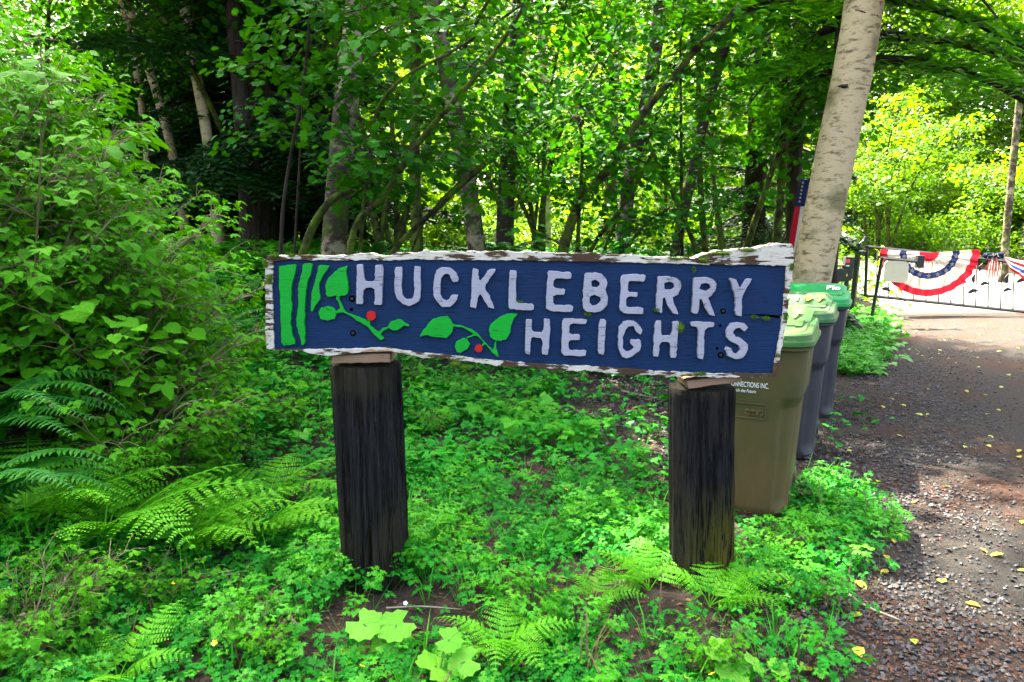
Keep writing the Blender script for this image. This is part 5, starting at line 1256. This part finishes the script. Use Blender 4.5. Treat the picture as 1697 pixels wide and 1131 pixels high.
L_BLADE = (np.array([[0, .016, 0], [0, -.016, 0], [.5, .013, .10], [.5, -.013, .10], [1, 0, 0]]), np.array([[0, 1, 2], [1, 3, 2], [2, 3, 4]]))
def blades(name, n, box_, size, matn):
    x, y = scatter(n, *box_); N = len(x)*5; X = np.repeat(x, 5); Y = np.repeat(y, 5); a = rng.uniform(0, 6.28, N)
    P = np.stack([X + .02*np.cos(a), Y + .02*np.sin(a), ground_h(X, Y)], 1); F = frames(P, np.stack([np.cos(a)*.55, np.sin(a)*.55, rng.uniform(.5, 1.3, N)], 1), np.stack([-np.cos(a), -np.sin(a), np.full(N, .6)], 1), size*rng.uniform(.5, 1.2, N))
    V, T = tile(L_BLADE[0], L_BLADE[1], F); add(name, mesh_np(name, V, T, M[matn], np.repeat(rng.uniform(0, 1, N), 5)), kind='stuff')
blades('grass', 420, (-3.2, 2.4, 2.1, 6.0), .20, 'lacy')
M['deadstalk'] = plain('dead_stalk', (.11, .07, .035), .9, .1, var=.5)
blades('dead_grass', 120, (-3.2, 2.4, 2.1, 6.0), .22, 'deadstalk')

# ------------------------------------------------------------------ flowers
def flower(np_, r, petal, centre, name):
    b = MB(); b.tube([(0, 0, -.09), (.004, .003, -.04), (0, 0, 0)], .0012, 4, cap=False); stem_n = b.n
    for k in range(np_):
        a = 2*PI*k/np_; V = np.array([[0, 0, 0], [.6, .42, .18], [.6, -.42, .18], [1, .2, .32], [1, -.2, .32]])*r; c, s = math.cos(a), math.sin(a)
        b.add(V @ np.array([[c, s, 0], [-s, c, 0], [0, 0, 1]]), [[0, 2, 1], [1, 2, 3], [2, 4, 3]])
    me = b.mesh(name, M['stalk']); me.materials.append(petal); 
    for p in me.polygons:
        if min(p.vertices) >= stem_n: p.material_index = 1
    return me
M['petal_y'] = plain('yellow_petal', (.80, .50, .01), .4, var=.1); M['petal_p'] = plain('pale_pink_petal', (.72, .55, .68), .6, var=.1)
FLY = flower(5, .0125, M['petal_y'], None, 'buttercup_flower'); FLP = flower(5, .009, M['petal_p'], None, 'pink_flower')
for u, v in [(52, 1013), (356, 1066), (285, 967), (164, 973), (422, 853), (938, 811), (957, 757), (724, 680), (735, 688), (850, 675), (922, 980), (1180, 1118), (1138, 1125), (88, 985), (544, 692), (523, 640), (1006, 745), (600, 1105)]:
    d = G(u, v + 40); p = at(u, v, d.y); o = add('buttercup_flower', FLY, None, p, (R(35), 0, random.uniform(0, 6))); tag(o, 'small yellow buttercup flower above the ground cover', 'flower', 'yellow buttercup flowers')
for u, v in [(31, 907), (57, 931), (46, 903), (103, 890), (132, 870), (130, 765), (240, 763), (300, 640), (345, 700), (12, 870), (70, 860), (220, 790), (380, 610), (430, 640), (470, 690), (500, 705), (520, 690), (478, 930), (512, 945), (390, 655), (445, 760), (672, 1000)]:
    d = G(u, v + 36); p = at(u, v, d.y); o = add('pink_flower', FLP, None, p, (R(45), 0, random.uniform(0, 6))); tag(o, 'tiny pale pink flower above the ground cover', 'flower', 'tiny pink flowers')

# ------------------------------------------------------------------ twigs, gravel, litter, fallen leaves
M['twig'] = plain('lichen_twig', (.22, .19, .13), .9, var=.5, scale=40)
def twig(label, paths, h=.05):
    p0 = G(*paths[0][0][0]); t = None; b = MB()
    for pts, w in paths:
        Q = [at(u, v, G(u, v + 10).y) - p0 for u, v in pts]
        b.tube(smooth_path(Q, 16), np.linspace(1, .45, 16)*w/2/FPX*p0.y, 6, rough=.12)
    o = add('fallen_twig', b.mesh('fallen_twig', M['twig'], True), None, p0); tag(o, label, 'twig')
twig('crooked grey lichen covered twig looping over the ground left of the left post', [([(502, 1050), (480, 1022), (455, 990), (425, 962), (380, 946), (352, 962), (358, 985), (385, 988)], 7), ([(385, 946), (345, 952), (310, 948)], 4), ([(415, 1004), (370, 1000), (320, 1002)], 4), ([(480, 1020), (495, 1000)], 4)])
twig('brown stick on the gravel edge right of the right post', [([(1405, 985), (1440, 1008), (1492, 1028)], 6)])
twig('thin dark stick on the bare soil right of the left post', [([(640, 1008), (700, 1005), (765, 1010)], 4)])
twig('reddish straw lying on the bare soil between the posts', [([(725, 1080), (735, 1050), (720, 1045)], 2.5)])
twig('pale twig lying on the dark gravel behind the sign', [([(1030, 648), (1060, 655), (1086, 660)], 4)])
def pebbles(name, n, fx, matn, smin, smax, flat=.6):
    x, y = fx(n); oc = np.array([[1, 0, 0], [-1, 0, 0], [0, 1, 0], [0, -1, 0], [0, 0, 1], [0, 0, -1], [.62, .62, .35], [-.6, .6, -.2], [.5, -.7, .3], [-.6, -.55, .3]], float)
    t8 = np.array([[0, 6, 4], [6, 2, 4], [2, 1, 4], [1, 9, 4], [9, 3, 4], [3, 8, 4], [8, 0, 4], [0, 2, 6], [3, 0, 8], [1, 3, 9], [0, 5, 2], [2, 5, 1], [1, 5, 3], [3, 5, 0]])
    s = rng.uniform(smin, smax, len(x))*rng.uniform(.5, 1, len(x)); az = rng.uniform(0, 6.28, len(x))
    P = np.stack([x, y, road_z(x, y) + s*flat*.35], 1); F = frames(P, np.stack([np.cos(az), np.sin(az), rng.normal(0, .25, len(x))], 1), jitter_dirs(len(x), (0, 0, 1), .3), s)
    F[:, :, 2] *= flat*1.3; V, T = tile(oc, t8, F); V += rng.normal(size=V.shape)*.0012
    add(name, mesh_np(name, V, T, M[matn], np.repeat(rng.uniform(0, 1, len(x)), 10)), kind='stuff')
def gravel_mat():
    t = NT('grey_gravel'); a = t.node('ShaderNodeAttribute'); a.attribute_name = 'tint'; c = t.ramp(a.outputs['Fac'], (0.0, (.006, .0055, .005)), (1.0, (.052, .047, .041)))
    t.principled(c, .6, t.bump(t.noise(t.coord(), 120, 3), .3, .002), .4); return t.m
def litter_mat(name, a_, b_):
    t = NT(name); a = t.node('ShaderNodeAttribute'); a.attribute_name = 'tint'; t.principled(t.ramp(a.outputs['Fac'], (0.0, a_), (1.0, b_)), .8, None, .2); return t.m
M['gravel'] = gravel_mat(); M['litter'] = litter_mat('needle_litter', (.02, .008, .004), (.13, .044, .02)); M['brownleaf'] = litter_mat('brown_leaf_litter', (.03, .018, .008), (.13, .07, .03))
def edge_strip(n):
    y = 2.1 + 8*rng.uniform(0, 1, n)**1.5; x = road_left(y) + rng.normal(.22, .28, n)*(1 + .06*y); k = rng.uniform(0, 1, n) < np.clip(.75 + .9*vnoise(x, y, 1.5, 2.2), 0, 1); return x[k], y[k]
def patch_a(n):
    x = 1.35 + rng.normal(size=n)*.55; y = 6.3 + rng.normal(size=n)*1.1; return x, y
pebbles('gravel', 11000, edge_strip, 'gravel', .007, .017); pebbles('gravel', 3500, patch_a, 'gravel', .010, .026)
def road_all(n):
    y = 2.0 + 12*rng.uniform(0, 1, n)**1.7; x = road_left(y) + rng.uniform(-.3, 4.0, n)**1.0; k = (x < .8*y + .5) & (rng.uniform(0, 1, n) < np.clip(.35 + 1.5*vnoise(x, y, .9, 6.0) + .5*sstep(1.6, .3, x - road_left(y)), .06, 1)); return x[k], y[k]
pebbles('gravel', 9000, road_all, 'gravel', .005, .012)
def chips(name, n, fx, matn, smin, smax, asp=.22):
    x, y = fx(n); N = len(x); az = rng.uniform(0, 6.28, N); lf = (np.array([[0, 0, 0], [.5, asp, .08], [.5, -asp, .05], [1, 0, .02]]) - [.5, 0, 0], np.array([[0, 2, 1], [1, 2, 3]]))
    P = np.stack([x, y, road_z(x, y) + .002 + rng.uniform(0, .012, N)], 1)
    F = frames(P, np.stack([np.cos(az), np.sin(az), rng.normal(0, .15, N)], 1), jitter_dirs(N, (0, 0, 1), .25), rng.uniform(smin, smax, N))
    V, T = tile(lf[0], lf[1], F); add(name, mesh_np(name, V, T, M[matn], np.repeat(rng.uniform(0, 1, N), 4)), kind='stuff')
chips('needle_litter', 52000, road_all, 'litter', .008, .024, .15); chips('leaf_litter', 2200, edge_strip, 'brownleaf', .006, .016, .34)
def bare_soil(n):
    x = rng.uniform(-1.2, 1.6, n); y = rng.uniform(2.3, 3.6, n); return x, y
chips('leaf_litter', 900, bare_soil, 'brownleaf', .012, .035, .26); chips('needle_litter', 1500, bare_soil, 'litter', .02, .05, .05); chips('leaf_litter', 1500, patch_a, 'brownleaf', .015, .04, .34)
def cover_area(n):
    x = rng.uniform(-3.4, 2.0, n); y = rng.uniform(2.1, 6.5, n); k = x < road_left(y); return x[k], y[k]
chips('leaf_litter', 2600, cover_area, 'brownleaf', .015, .04, .26); chips('needle_litter', 2600, cover_area, 'litter', .03, .10, .03)
M['fallen'] = leaf_mat('fallen_leaf', (.30, .24, .02), (.34, .42, .03), .2, (1, 1, 1))
fl = [mesh_np('fallen_leaf', (L_SIMPLE[0] - [.5, 0, 0])*[1, 1.2, 1], L_SIMPLE[1], M['fallen'], np.full(7, f)) for f in (.05, .5, .95)]
xx, yy = [], []
while len(xx) < 110:
    y = 2.4 + 11*random.random()**1.3; x = float(road_left(y)) + random.uniform(-.2, 3.6)
    if x < .74*y: xx.append(x); yy.append(y)
for i, (x, y) in enumerate(zip(xx, yy)):
    o = add('fallen_leaf', fl[i % 3], None, (x, y, float(road_z(x, y)) + .008), (random.uniform(-.25, .25), random.uniform(-.25, .25), random.uniform(0, 6)), random.uniform(.035, .07)); tag(o, 'small yellowed fallen leaf lying on the driveway', 'leaf', 'fallen leaves on the driveway')
